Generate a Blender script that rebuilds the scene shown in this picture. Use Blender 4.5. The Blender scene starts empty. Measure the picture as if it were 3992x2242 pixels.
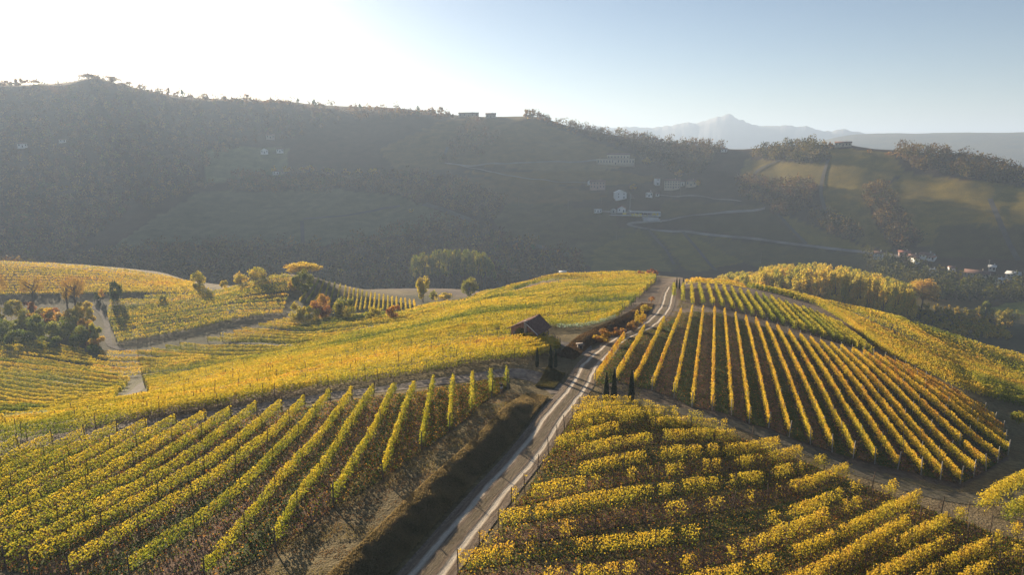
import bpy, math
import numpy as np
from mathutils import Vector
rng = np.random.default_rng(7)
C = bpy.context.scene.collection
sc = bpy.context.scene
R = math.radians
# ------------------------------------------------------------------ camera geometry (metres, camera at the origin)
F = 683.0; PITCH = R(11.8); CP, SP = math.cos(PITCH), math.sin(PITCH)
def ray(px, py):
    u = (np.asarray(px, float) - 512) / F; v = (288 - np.asarray(py, float)) / F
    return u, CP + v * SP, -SP + v * CP
def polar(px, py):
    """azimuth from +Y, and tangent of elevation, of a sight line"""
    x, y, z = ray(px, py); h = np.hypot(x, y)
    return np.arctan2(x, y), z / h
def project(x, y, z):
    d = y * CP - z * SP
    d = np.where(d < .1, .1, d)
    return 512 + F * x / d, 288 - F * (y * SP + z * CP) / d
# ------------------------------------------------------------------ value noise
_P = rng.random((256, 256))
def vnoise(x, y):
    x = np.asarray(x, float); y = np.asarray(y, float)
    xi = np.floor(x).astype(np.int64); yi = np.floor(y).astype(np.int64)
    fx = x - xi; fy = y - yi; fx = fx * fx * (3 - 2 * fx); fy = fy * fy * (3 - 2 * fy)
    a = _P[xi & 255, yi & 255]; b = _P[(xi + 1) & 255, yi & 255]
    c = _P[xi & 255, (yi + 1) & 255]; d = _P[(xi + 1) & 255, (yi + 1) & 255]
    return (a * (1 - fx) + b * fx) * (1 - fy) + (c * (1 - fx) + d * fx) * fy
def fbm(x, y, n=4):
    s = 0; a = .5; t = 0
    for i in range(n):
        s = s + a * vnoise(x + 17.3 * i, y - 9.1 * i); t += a; x = x * 2.03; y = y * 2.03; a *= .5
    return s / t
def sstep(a, b, x):
    t = np.clip((x - a) / (b - a), 0, 1); return t * t * (3 - 2 * t)
# ------------------------------------------------------------------ terrain: rings of surveyed heights round the view point
# v: (px, py, z) sighted point of height z;   h: (px, r, z) point out of sight;   s: (px, py, r) sighted point at distance r
def ring(kind, pts):
    out = []
    for a, b, c in pts:
        if kind == 'h':
            th, t = polar(a, 145); out.append((float(th), b, c))
        elif kind == 'v':
            th, t = polar(a, b); out.append((float(th), c / float(t), c))
        else:
            th, t = polar(a, b); out.append((float(th), c, c * float(t)))
    return sorted(out)
RINGS = [
 ring('h', [(-400, 12, -33), (512, 12, -31.5), (1500, 12, -34)]),
 ring('v', [(-250,576,-34),(0,576,-33),(250,576,-32.6),(512,576,-32),(760,576,-33.5),(900,576,-34.5),(1024,576,-36),(1300,576,-39)]),
 ring('v', [(-250,460,-35.5),(0,463,-34.6),(200,460,-33.5),(400,460,-32.5),(512,460,-33),(620,460,-33),(760,460,-35.5),(900,460,-38.5),(1024,460,-42.5),(1300,460,-50)]),
 ring('v', [(-250,445,-36.5),(0,447,-35.6),(100,430,-35.3),(250,405,-34.2),(400,380,-33.6),(512,362,-33.6),(580,372,-34.2),(650,365,-36),(760,370,-37.5),(900,400,-40.5),(960,415,-42.5),(1024,430,-45.5),(1300,440,-56)]),
 ring('v', [(-250,420,-46),(0,425,-44),(100,408,-43),(250,375,-42),(400,352,-38),(512,337,-35.5),(580,340,-36.5),(650,325,-38.5),(760,335,-40),(830,350,-41.5),(900,365,-43.5),(960,380,-46),(1024,395,-50),(1300,410,-62)]),
 ring('v', [(-250,390,-62),(0,395,-60),(100,385,-60),(200,368,-59),(250,360,-55),(300,352,-50),(400,332,-44),(512,305,-42.5),(580,305,-42.5),(650,302,-42),(700,300,-42.5),(760,312,-43.5),(830,325,-45.5),(900,342,-48),(960,358,-52),(1024,375,-57),(1300,395,-72)]),
 ring('v', [(-250,360,-66),(0,365,-65),(100,362,-65),(200,350,-63),(250,335,-60.5),(300,325,-59),(350,321,-56),(400,318,-53),(450,308,-53),(512,296,-47),(580,284,-51),(650,288,-46.5),(700,285,-45.5),(760,291.5,-47.5),(830,307,-50),(900,324,-52.5),(960,339,-58),(1024,357,-64),(1300,380,-80)]),
 ring('v', [(-250,318,-67),(0,322,-65.5),(100,318,-64),(200,310,-60.5),(250,302,-58.5),(300,300,-58),(350,306,-60),(400,311.5,-60),(450,306,-57),(480,299.5,-58.5),(512,289.5,-56),(556,278,-57),(596,275.5,-58),(636,275,-58),(676,277.5,-57),(700,283,-48.5),(760,290.3,-50),(830,306.5,-53),(900,323,-55.5),(960,338,-61.5),(1024,356,-68),(1300,379,-86)]),
 ring('v', [(-250,296,-68),(0,297,-63),(100,295,-61.5),(200,294.5,-60),(216,294.5,-60),(238,288.5,-58),(258,281,-55.5),(286,274.5,-54),(310,277.5,-54.5),(338,287,-57),(377,297.5,-60.5),(417,305,-62)]) +
 ring('h', [(455,275,-66),(512,292,-63),(596,335,-64),(676,335,-64),(700,275,-55),(760,272,-56),(830,270,-59),(900,270,-63),(1024,285,-76),(1300,300,-90)]),
 ring('v', [(-250,252,-54),(-100,258,-56),(0,262.5,-57),(80,267,-58.5),(160,276.5,-60.5),(195,284,-62.5)]) +
 ring('h', [(225,345,-66),(300,335,-68),(420,330,-70),(512,350,-76),(676,380,-78),(740,330,-74),(830,320,-72),(900,320,-78),(960,330,-82),(1024,335,-86),(1300,350,-96)]),
 ring('h', [(-250,600,-105),(0,570,-104),(250,530,-105),(512,510,-103),(700,450,-99),(830,420,-94),(960,425,-95),(1024,430,-94),(1300,430,-100)]),
 ring('h', [(-250,760,-92),(0,720,-95),(250,640,-98),(512,590,-98),(700,565,-98),(1024,560,-97),(1300,560,-97)]),
 ring('h', [(-250,1000,-20),(0,960,-20),(250,900,-35),(512,810,-38),(700,780,-45),(830,730,-45),(1024,680,-50),(1300,650,-50)]),
 ring('s', [(-250,78,1250),(0,84,1250),(60,82,1250),(95,77,1250),(120,84,1240),(160,93,1220),(200,98,1200),(280,100,1180),(320,104,1160),(360,107,1150),(400,109,1120),(440,114,1100),(480,117,1080),(525,117,1060),(540,118,1060),(560,124,1050),(600,132,1000),(640,138,1000),(680,143,980),(715,147,950),(735,149,940),(775,148,900),(815,146,850),(840,146,830),(870,150,800),(920,154,800),(960,161,780),(1000,169,760),(1024,176,750),(1300,205,700)]),
 ring('h', [(-250,1600,30),(0,1600,40),(300,1500,30),(600,1350,-40),(800,1200,-60),(1024,1100,-70),(1300,1100,-70)]),
 ring('h', [(-250,2300,-100),(512,2300,-100),(1300,2300,-100)]),
 ring('s', [(-250,170,3300),(740,160,3300),(780,151,3300),(800,146,3300),(819,141,3300),(840,136.8,3300),(860,134,3300),(900,133,3300),(1024,132,3300),(1300,130,3300)]),
 ring('h', [(-250,4400,-110),(1300,4400,-110)]),
 ring('h', [(-250,11500,-120),(1300,11500,-120)]),
]
NT, NR = 1401, 1701
TH = np.linspace(R(-70), R(70), NT); LR0, LR1 = math.log(13.0), math.log(11000.0)
LRS = np.linspace(LR0, LR1, NR); RS = np.exp(LRS)
def pchip(xk, yk, x):
    """monotone cubic through knots; xk, yk (n,) ; x (m,)"""
    h = np.diff(xk); d = np.diff(yk) / h; n = len(xk); m = np.zeros(n)
    for i in range(1, n - 1):
        if d[i-1] * d[i] > 0:
            w1 = 2 * h[i] + h[i-1]; w2 = h[i] + 2 * h[i-1]
            m[i] = (w1 + w2) / (w1 / d[i-1] + w2 / d[i])
    m[0] = d[0]; m[-1] = d[-1]
    k = np.clip(np.searchsorted(xk, x) - 1, 0, n - 2); t = (x - xk[k]) / h[k]
    y = ((1 + 2*t) * (1-t)**2) * yk[k] + t * (1-t)**2 * h[k] * m[k] + t*t*(3-2*t) * yk[k+1] + t*t*(t-1) * h[k] * m[k+1]
    return np.where(x < xk[0], yk[0], np.where(x > xk[-1], yk[-1], y))
rr = []; zz = []
for rg in RINGS:
    a = np.array(rg); rr.append(pchip(a[:,0], a[:,1], TH)); zz.append(pchip(a[:,0], a[:,2], TH))
rr = np.array(rr); zz = np.array(zz)
for j in range(1, len(rr)): rr[j] = np.maximum(rr[j], rr[j-1] * 1.02 + .5)
Z = np.empty((NT, NR))
for i in range(NT): Z[i] = pchip(rr[:, i], zz[:, i], RS)
def blur(a, n, axis):
    k = np.hanning(2*n+3)[1:-1]; k /= k.sum()
    p = np.pad(a, [(n, n) if ax == axis else (0, 0) for ax in (0, 1)], mode='edge')
    return np.apply_along_axis(lambda v: np.convolve(v, k, 'valid'), axis, p)
Z = blur(blur(Z, 6, 0), 9, 1)
GX = RS[None, :] * np.sin(TH)[:, None]; GY = RS[None, :] * np.cos(TH)[:, None]
w = sstep(560, 720, RS)[None, :] * (1 - sstep(1.0, 1.25, RS[None, :] / rr[13][:, None]) * .6)
w *= 1 - .8 * np.exp(-((RS[None, :] / rr[13][:, None] - 1) / .08) ** 2)
Z += w * (24 * (fbm(GX / 170 + 5, GY / 260 + 3, 3) - .5) + 9 * (fbm(GX / 45, GY / 60, 3) - .5))
Z += .5 * (fbm(GX / 16, GY / 16, 3) - .5) * sstep(20, 60, RS)[None, :] * (1 - .5*sstep(800,900,RS))[None,:]
def table(T, x, y):
    th = np.arctan2(x, y); lr = np.log(np.maximum(np.hypot(x, y), 13.01))
    i = np.clip((th - TH[0]) / (TH[1] - TH[0]), 0, NT - 1.001); j = np.clip((lr - LR0) / (LRS[1] - LRS[0]), 0, NR - 1.001)
    i0 = i.astype(int); j0 = j.astype(int); fi = i - i0; fj = j - j0
    return (T[i0, j0] * (1-fi) + T[i0+1, j0] * fi) * (1-fj) + (T[i0, j0+1] * (1-fi) + T[i0+1, j0+1] * fi) * fj
def zat(x, y): return table(Z, np.asarray(x, float), np.asarray(y, float))
def hit(px, py, rmin=0):
    """where the sight line meets the ground -> x, y (scalars or arrays)"""
    th, t = polar(px, py); th = np.atleast_1d(th); t = np.atleast_1d(t)
    i = np.clip(((th - TH[0]) / (TH[1] - TH[0])), 0, NT - 1.001); i0 = i.astype(int); f = (i - i0)[:, None]
    prof = Z[i0] * (1-f) + Z[i0+1] * f
    ok = (prof >= t[:, None] * RS[None, :]) & (RS[None, :] > rmin); k = np.where(ok.any(1), ok.argmax(1), NR - 1); k = np.maximum(k, 1)
    a = np.arange(len(k)); d0 = prof[a, k-1] - t * RS[k-1]; d1 = prof[a, k] - t * RS[k]
    s = np.clip(np.where(np.abs(d0 - d1) > 1e-9, d0 / (d0 - d1 + 1e-12), 0), 0, 1); r = RS[k-1] + (RS[k] - RS[k-1]) * s
    return r * np.sin(th), r * np.cos(th)
def hitv(px, py, rmin=0):
    x, y = hit(px, py, rmin); return Vector((float(x[0]), float(y[0]), float(zat(x, y)[0])))
# ------------------------------------------------------------------ the dirt road and its cut bank
ROADPX = [(150,980),(240,830),(340,680),(426,575),(484,504),(528.6,453),(555.7,414),(579.5,385),(589,366),(605.7,350.5),(624.3,337),(644,328),(656,319),(664,309.5),(667,302),(669,293.4),(672,288.4)]
def polyline(pxs, n=None, step=None):
    p = np.array([list(map(float, hitv(a, b)[:2])) for a, b in pxs]); return resample(p, n, step)
def resample(p, n=None, step=None, smooth=True):
    s = np.r_[0, np.cumsum(np.hypot(*np.diff(p, axis=0).T))]
    if n is None: n = max(2, int(s[-1] / step) + 1)
    q = np.linspace(0, s[-1], n)
    if smooth and len(p) > 2: return np.c_[pchip(s, p[:,0], q), pchip(s, p[:,1], q)]
    return np.c_[np.interp(q, s, p[:,0]), np.interp(q, s, p[:,1])]
road = polyline(ROADPX, step=1.0)
for _ in range(12): road[1:-1] = .25*road[:-2] + .5*road[1:-1] + .25*road[2:]
tail = polyline([(676,285),(684,283.5)], n=2)
def sdist(x, y, line):
    """signed distance (left positive) and arc parameter to a polyline"""
    x = np.asarray(x, float); y = np.asarray(y, float); best = np.full(x.shape, 1e9); sg = np.zeros(x.shape); arc = np.zeros(x.shape); s = 0
    for a, b in zip(line[:-1], line[1:]):
        d = b - a; L = math.hypot(*d)
        t = np.clip(((x - a[0]) * d[0] + (y - a[1]) * d[1]) / L**2, 0, 1)
        ex = x - a[0] - t*d[0]; ey = y - a[1] - t*d[1]; q = ex*ex + ey*ey; m = q < best
        best = np.where(m, q, best); sg = np.where(m, np.where(d[0]*ey - d[1]*ex > 0, 1, -1), sg); arc = np.where(m, s + t*L, arc); s += L
    return np.sqrt(best) * sg, arc
coarse = road[::4] if (len(road)-1) % 4 == 0 else np.vstack([road[::4], road[-1]])
jn = int(np.searchsorted(RS, 270))
sd, arc = sdist(GX[:, :jn], GY[:, :jn], coarse)
def arc_at(px, py):
    p = hitv(px, py); return float(sdist(np.array([p.x]), np.array([p.y]), coarse)[1][0])
A_J0, A_J1, A_B2 = arc_at(556, 414), arc_at(585, 372), arc_at(640, 330)
zr = zat(*road.T); kk = np.hanning(41)[1:-1]; kk /= kk.sum(); zr = np.convolve(np.pad(zr, 19, mode='edge'), kk, 'valid')
zroad = np.interp(arc, np.linspace(0, sdist(road[-1:,0], road[-1:,1], coarse)[1][0], len(zr)), zr)
def bankh(arc):
    return 1.05 * (1 - sstep(A_J0 - 4, A_J0 + 6, arc)) + .7 * sstep(A_J0 + 12, A_J1 - 4, arc) * (1 - sstep(A_J1 - 3, A_J1 + 4, arc)) + .9 * sstep(A_J1 + 10, A_J1 + 22, arc) * (1 - sstep(A_B2 + 15, A_B2 + 40, arc))
a0 = np.abs(sd); lvl = np.exp(-(np.maximum(a0 - 2.6, 0) / 5) ** 2)
Zn = Z[:, :jn] * (1 - lvl) + (zroad - .1) * lvl
bw = bankh(arc) * (arc > .5)
Zn += bw * sstep(3.0, 5.3, sd + 0.8 * (vnoise(GX[:, :jn] / 4, GY[:, :jn] / 4) - .5) + .6 * (vnoise(GX[:, :jn] / 1.3, GY[:, :jn] / 1.3) - .5)) * np.exp(-np.maximum(sd - 6, 0) / 16)
Zn += .16 * np.exp(-((a0 - .95) / 2.2) ** 2) * 0
Z[:, :jn] = Zn
# ------------------------------------------------------------------ mesh helpers
def mesh(name, V, Fc, mat=None, smooth=False):
    """V (n,3), Fc (m,3|4) index arrays"""
    me = bpy.data.meshes.new(name); V = np.asarray(V, np.float32); Fc = np.asarray(Fc, np.int32); k = Fc.shape[1]
    me.vertices.add(len(V)); me.vertices.foreach_set('co', V.ravel())
    me.loops.add(Fc.size); me.loops.foreach_set('vertex_index', Fc.ravel())
    me.polygons.add(len(Fc)); me.polygons.foreach_set('loop_start', np.arange(0, Fc.size, k, dtype=np.int32))
    try: me.polygons.foreach_set('loop_total', np.full(len(Fc), k, np.int32))
    except Exception: pass
    if smooth: me.polygons.foreach_set('use_smooth', np.ones(len(Fc), bool))
    if mat: me.materials.append(mat)
    me.update(); return me
def colattr(me, name, col, dom='POINT'):
    a = me.color_attributes.new(name, 'FLOAT_COLOR', dom)
    c = np.ones((len(col), 4), np.float32); c[:, :3] = col; a.data.foreach_set('color', c.ravel())
def obj(name, me, parent=None, label=None, cat=None, group=None, kind=None, loc=None):
    o = bpy.data.objects.new(name, me); C.objects.link(o)
    if parent: o.parent = parent
    if loc is not None: o.location = loc
    if label: o['label'] = label
    if cat: o['category'] = cat
    if group: o['group'] = group
    if kind: o['kind'] = kind
    return o
# ------------------------------------------------------------------ material helpers
def mat(name):
    m = bpy.data.materials.new(name); m.use_nodes = True; nt = m.node_tree; nt.nodes.clear(); return m, nt
class N:
    def __init__(s, nt): s.nt = nt
    def __call__(s, t, **k):
        n = s.nt.nodes.new('ShaderNode' + t)
        for a, b in k.items():
            if a.startswith('i_'):
                key = a[2:]; key = int(key) if key.isdigit() else key.replace('_', ' ')
                if isinstance(b, tuple) and len(b) == 3 and n.inputs[key].type == 'RGBA': b = b + (1,)
                if hasattr(b, 'node') or hasattr(b, 'is_linked'): s.nt.links.new(b, n.inputs[key])
                else: n.inputs[key].default_value = b
            else: setattr(n, a, b)
        return n
    def mix(s, f, a, b, mode='MIX'):
        n = s.nt.nodes.new('ShaderNodeMix'); n.data_type = 'RGBA'; n.blend_type = mode
        for sock, val in ((n.inputs[0], f), (n.inputs[6], a), (n.inputs[7], b)):
            if hasattr(val, 'is_linked'): s.nt.links.new(val, sock)
            else: sock.default_value = (val + (1,)) if isinstance(val, tuple) and len(val) == 3 else val
        return n.outputs[2]
    def math(s, op, a, b=0.0, c=0.0, clamp=False):
        n = s.nt.nodes.new('ShaderNodeMath'); n.operation = op; n.use_clamp = clamp
        for i, v in enumerate((a, b, c)):
            if hasattr(v, 'is_linked'): s.nt.links.new(v, n.inputs[i])
            else: n.inputs[i].default_value = v
        return n.outputs[0]
    def ramp(s, f, stops, interp='LINEAR'):
        n = s.nt.nodes.new('ShaderNodeValToRGB'); n.color_ramp.interpolation = interp; e = n.color_ramp.elements
        while len(e) < len(stops): e.new(.5)
        for q, (p, c) in zip(e, stops): q.position = p; q.color = (tuple(c) + (1,)) if isinstance(c, tuple) else (c, c, c, 1)
        s.nt.links.new(f, n.inputs[0]); return n.outputs[0]
def bsdf_out(nt, n, col, rough=.9, bump=None, dist=.1, strength=1.0, spec=.2):
    b = n('BsdfPrincipled'); b.inputs['Roughness'].default_value = rough; b.inputs['Specular IOR Level'].default_value = spec
    if hasattr(col, 'is_linked'): nt.links.new(col, b.inputs['Base Color'])
    else: b.inputs['Base Color'].default_value = tuple(col) + (1,)
    if bump is not None:
        bp = n('Bump'); bp.inputs['Distance'].default_value = dist; bp.inputs['Strength'].default_value = strength
        nt.links.new(bump, bp.inputs['Height']); nt.links.new(bp.outputs[0], b.inputs['Normal'])
    o = n('OutputMaterial'); nt.links.new(b.outputs[0], o.inputs[0]); return b
def plain(name, col, rough=.8, var=.25, scale=3.0, bump=.02, metal=0.0):
    m, nt = mat(name); n = N(nt); tc = n('TexCoord')
    nz = n('TexNoise', i_Vector=tc.outputs['Object'], i_Scale=scale, i_Detail=4.0)
    f = n.ramp(nz.outputs[0], [(.3, 1 - var), (.7, 1 + var * .4)])
    c = n.mix(1.0, tuple(col), f, 'MULTIPLY'); b = bsdf_out(nt, n, c, rough, nz.outputs[0], bump); b.inputs['Metallic'].default_value = metal
    return m
# ------------------------------------------------------------------ ground colours (by field, wood and headland)
def poly_mask(px, py, pts):
    pts = np.array(pts, float); x0, y0 = pts[:, 0], pts[:, 1]; x1, y1 = np.roll(x0, -1), np.roll(y0, -1)
    m = np.zeros(px.shape, bool); bb = (px > x0.min()) & (px < x0.max()) & (py > y0.min()) & (py < y0.max())
    ii = np.nonzero(bb)[0]; X = px[ii]; Y = py[ii]; r = np.zeros(len(ii), bool)
    for a, b, c, d in zip(x0, y0, x1, y1):
        if b == d: continue
        cr = ((b > Y) != (d > Y)) & (X < (c - a) * (Y - b) / (d - b) + a); r ^= cr
    m[ii] = r; return m
st, sr = 2, 2
gx = GX[::st, ::sr]; gy = GY[::st, ::sr]; gz = Z[::st, ::sr]; nT, nR = gx.shape
gv = np.stack([gx, gy, gz], -1).reshape(-1, 3)
ppx, ppy = project(gv[:, 0], gv[:, 1], gv[:, 2]); rad = np.hypot(gv[:, 0], gv[:, 1])
n1 = fbm(gv[:, 0] / 60, gv[:, 1] / 60, 4); n2 = fbm(gv[:, 0] / 9, gv[:, 1] / 9, 3)
SOIL = np.array([.17, .13, .095]); GRASS = np.array([.05, .062, .018]); DRY = np.array([.16, .125, .06])
col = SOIL + (DRY - SOIL) * sstep(.4, .65, n1)[:, None]
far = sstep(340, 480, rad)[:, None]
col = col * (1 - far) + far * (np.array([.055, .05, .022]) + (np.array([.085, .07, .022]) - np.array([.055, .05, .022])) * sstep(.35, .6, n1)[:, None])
GROUND_PATCHES = []   # (polygon in the survey sheet, colour, rmin, rmax)
GROUND_PATCHES = [
 ([(-20,300),(430,296),(430,330),(300,372),(200,392),(-20,420)], (.085,.08,.038), 140, 345),
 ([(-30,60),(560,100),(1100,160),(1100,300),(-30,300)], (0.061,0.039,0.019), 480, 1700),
 ([(205,150),(250,146),(290,150),(285,176),(240,180),(205,184)], (.12,.135,.05), 480, 1700),
 ([(110,250),(160,215),(200,192),(340,190),(400,196),(440,212),(480,226),(420,224),(341,243),(220,248)], (.115,.115,.048), 480, 1700),
 ([(300,222),(400,212),(440,224),(400,236),(341,243),(302,250)], (.115,.115,.048), 480, 1700),
 ([(440,122),(470,118),(526,114),(560,130),(600,143),(640,158),(600,163),(520,166),(455,168),(400,176),(380,150)], (0.133,0.087,0.019), 480, 1700),
 ([(490,165),(600,160),(640,165),(600,172),(530,171)], (0.191,0.137,0.055), 480, 1700),
 ([(465,172),(620,171),(665,180),(600,186),(520,184)], (0.146,0.094,0.017), 480, 1700),
 ([(408,176),(480,178),(560,186),(610,196),(560,205),(507,203),(454,183)], (0.125,0.078,0.019), 480, 1700),
 ([(494,223),(507,203),(560,205),(615,212),(620,232),(560,256),(514,243)], (0.080,0.064,0.017), 480, 1700),
 ([(560,256),(620,228),(650,230),(682,270),(600,272)], (0.088,0.078,0.019), 480, 1700),
 ([(652,230),(682,234),(730,238),(745,262),(700,272),(685,270)], (0.146,0.123,0.017), 480, 1700),
 ([(596,250),(640,229),(664,258),(672,272),(590,272)], (0.133,0.115,0.019), 480, 1700),
 ([(665,200),(760,206),(765,209),(690,217),(660,219)], (0.088,0.064,0.015), 480, 1700),
 ([(690,219),(770,211),(802,245),(690,230)], (0.062,0.052,0.015), 480, 1700),
 ([(690,236),(800,248),(900,260),(900,300),(760,270)], (0.090,0.076,0.019), 480, 1700),
 ([(777,213),(812,226),(862,246),(880,256),(808,246)], (0.155,0.123,0.015), 480, 1700),
 ([(745,160),(830,164),(820,186),(740,182)], (0.139,0.106,0.017), 480, 1700),
 ([(828,148),(893,152),(905,172),(870,190),(862,196),(880,228),(895,252),(862,246),(830,216),(822,196)], (0.168,0.123,0.013), 480, 1700),
 ([(905,172),(960,180),(1030,190),(1030,250),(920,246),(895,210),(885,190)], (0.162,0.119,0.013), 480, 1700),
 ([(970,180),(1030,188),(1030,215),(985,200)], (0.191,0.143,0.015), 480, 1700),
 ([(940,226),(1030,226),(1030,262),(930,256)], (0.074,0.059,0.015), 480, 1700),
 ([(970,312),(1030,300),(1030,322),(985,325)], (.16,.18,.03), 330, 600),
 ([(975,325),(1030,318),(1030,350),(990,340)], (.09,.12,.03), 330, 600),
 ([(690,290),(1030,380),(1030,300),(700,280)], (.075,.07,.03), 330, 480),
 ([(-20,292),(230,290),(230,300),(110,306),(100,356),(-20,345)], (.07,.065,.03), 225, 420),
 ([(108,300),(295,278),(290,330),(110,348)], (.10,.085,.045), 220, 330),
 ([(118,352),(215,335),(285,325),(340,328),(240,330),(160,345)], (.05,.055,.025), 200, 330),
 ([(596,372),(740,300),(900,370),(1010,460),(960,490),(860,470),(700,412),(600,398)], (.10,.078,.055), 80, 230),
]
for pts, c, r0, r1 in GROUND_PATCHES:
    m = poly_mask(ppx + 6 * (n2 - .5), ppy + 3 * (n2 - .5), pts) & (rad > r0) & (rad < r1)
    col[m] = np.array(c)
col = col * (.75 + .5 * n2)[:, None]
ii = (np.arange(nT - 1)[:, None] * nR + np.arange(nR - 1)[None, :]).ravel()
gf = np.stack([ii, ii + 1, ii + nR + 1, ii + nR], -1)
m, nt = mat('earth'); n = N(nt); vc = n('VertexColor', layer_name='ground_colour'); geo = n('NewGeometry')
nz = n('TexNoise', i_Vector=geo.outputs['Position'], i_Scale=1.6, i_Detail=6.0, i_Roughness=.7)
nz2 = n('TexNoise', i_Vector=geo.outputs['Position'], i_Scale=.09, i_Detail=6.0, i_Roughness=.65)
nz3 = n('TexVoronoi', i_Vector=geo.outputs['Position'], i_Scale=5.0)
c = n.mix(1.0, vc.outputs[0], n.ramp(nz.outputs[0], [(.3, .55), (.7, 1.4)]), 'MULTIPLY')
c = n.mix(1.0, c, n.ramp(nz2.outputs[0], [(.3, .7), (.7, 1.25)]), 'MULTIPLY')
hb = n.math('ADD', nz.outputs[0], n.math('MULTIPLY', nz3.outputs[0], .35))
bsdf_out(nt, n, c, .95, hb, .35, .8, .1)
EARTH = m
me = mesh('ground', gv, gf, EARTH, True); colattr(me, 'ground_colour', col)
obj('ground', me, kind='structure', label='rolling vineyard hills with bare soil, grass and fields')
# ------------------------------------------------------------------ sky, sun, air, camera
SUN_AZ, SUN_EL = R(-33), R(12.5)
w = bpy.data.worlds.new('World'); sc.world = w; w.use_nodes = True; nt = w.node_tree
bg = nt.nodes['Background']; sk = nt.nodes.new('ShaderNodeTexSky'); sk.sky_type = 'NISHITA'; sk.sun_disc = False
sk.sun_elevation = SUN_EL; sk.sun_rotation = SUN_AZ; sk.altitude = 500; sk.air_density = .8; sk.dust_density = .9; sk.ozone_density = 2.0
nt.links.new(sk.outputs[0], bg.inputs[0]); bg.inputs[1].default_value = .036
sd_ = Vector((math.sin(SUN_AZ) * math.cos(SUN_EL), math.cos(SUN_AZ) * math.cos(SUN_EL), math.sin(SUN_EL)))
L = bpy.data.lights.new('sun', 'SUN'); L.energy = 5.0; L.angle = R(.6); L.color = (1, .81, .57)
so = bpy.data.objects.new('sun', L); C.objects.link(so); so.rotation_euler = (-sd_).to_track_quat('-Z', 'Y').to_euler()
HAZE_TOP = 232.0
bb = np.array([[x, y, z] for x in (-9000, 9000) for y in (-300, 11200) for z in (-260, HAZE_TOP)], float)
bf = [[0,1,3,2],[4,6,7,5],[0,4,5,1],[2,3,7,6],[0,2,6,4],[1,5,7,3]]
m, nt = mat('haze_air'); n = N(nt); pv = n('VolumePrincipled'); pv.inputs['Color'].default_value = (.56, .73, 1, 1)
pv.inputs['Density'].default_value = .00024; pv.inputs['Anisotropy'].default_value = .22
o_ = n('OutputMaterial'); nt.links.new(pv.outputs[0], o_.inputs['Volume'])
obj('haze', mesh('haze', bb, bf, m), kind='stuff', label='thin bright autumn haze filling the valley', cat='haze')
cd = bpy.data.cameras.new('camera'); cam = bpy.data.objects.new('camera', cd); C.objects.link(cam); sc.camera = cam
cd.sensor_width = 36; cd.lens = 36 * F / 1024; cd.clip_start = .5; cd.clip_end = 40000; cam.rotation_euler = (math.pi / 2 - PITCH, 0, 0)
sc.view_settings.view_transform = 'Standard'; sc.view_settings.look = 'None'; sc.view_settings.exposure = 1.65; sc.view_settings.gamma = 1
sc.cycles.use_denoising = True; sc.cycles.max_bounces = 5; sc.cycles.diffuse_bounces = 2; sc.cycles.transmission_bounces = 3; sc.cycles.volume_bounces = 0
sc.cycles.transparent_max_bounces = 8
# ------------------------------------------------------------------ distant mountains
def far_range(name, prof, r0, depth, matl, label):
    prof = np.array(prof, float); pxs = np.linspace(prof[0,0], prof[-1,0], 420); pys = np.interp(pxs, prof[:,0], prof[:,1])
    pys = pys + 2.6 * (fbm(pxs / 4.5, pxs * 0 + 3, 5) - .5)
    th, t = polar(pxs, pys); ks = np.linspace(-1, 1, 15); V = []
    kb = np.hanning(41)[1:-1]; kb /= kb.sum(); sm = np.convolve(np.pad(pys, 19, mode='edge'), kb, 'valid')
    for q in ks:
        _, t = polar(pxs, pys * (abs(q) < .01) + (sm + .6) * (abs(q) >= .01)); r = r0 + q * depth; h = (t * r0 + 120) * (1 - abs(q)) ** .8 - 120; h = h + 12 * (fbm(pxs / 6 + q * 3, pxs * 0 + q * 7, 3) - .5) * (abs(q) > .01)
        V.append(np.c_[r * np.sin(th), r * np.cos(th), h])
    V = np.array(V).reshape(-1, 3); n_ = len(pxs); i_ = (np.arange(14)[:, None] * n_ + np.arange(n_ - 1)[None]).ravel()
    obj(name, mesh(name, V, np.stack([i_, i_+1, i_+n_+1, i_+n_], -1), matl, True), kind='structure', label=label)
ROCK = plain('bare_rock', (.26, .25, .25), .9, .1, .01, .0)
far_range('mountains', [(560,131),(588,127),(600,126),(612,128),(632,127),(655,128),(672,125.5),(684,123),(697,123.5),(707,120.5),(716,117.5),(721,117.5),(725,115.2),(729,113.4),(732,114),(735,117.5),(739,120.5),(743,120.5),(746,123),(752,125),(765,126.5),(785,126),(797,126.8),(806,125.8),(815,130),(830,131.5),(843,129.5),(850,131),(866,134),(900,137),(960,138)], 4700, 700, ROCK, 'faint snowy mountain range with one sharp peak on the horizon')
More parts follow.
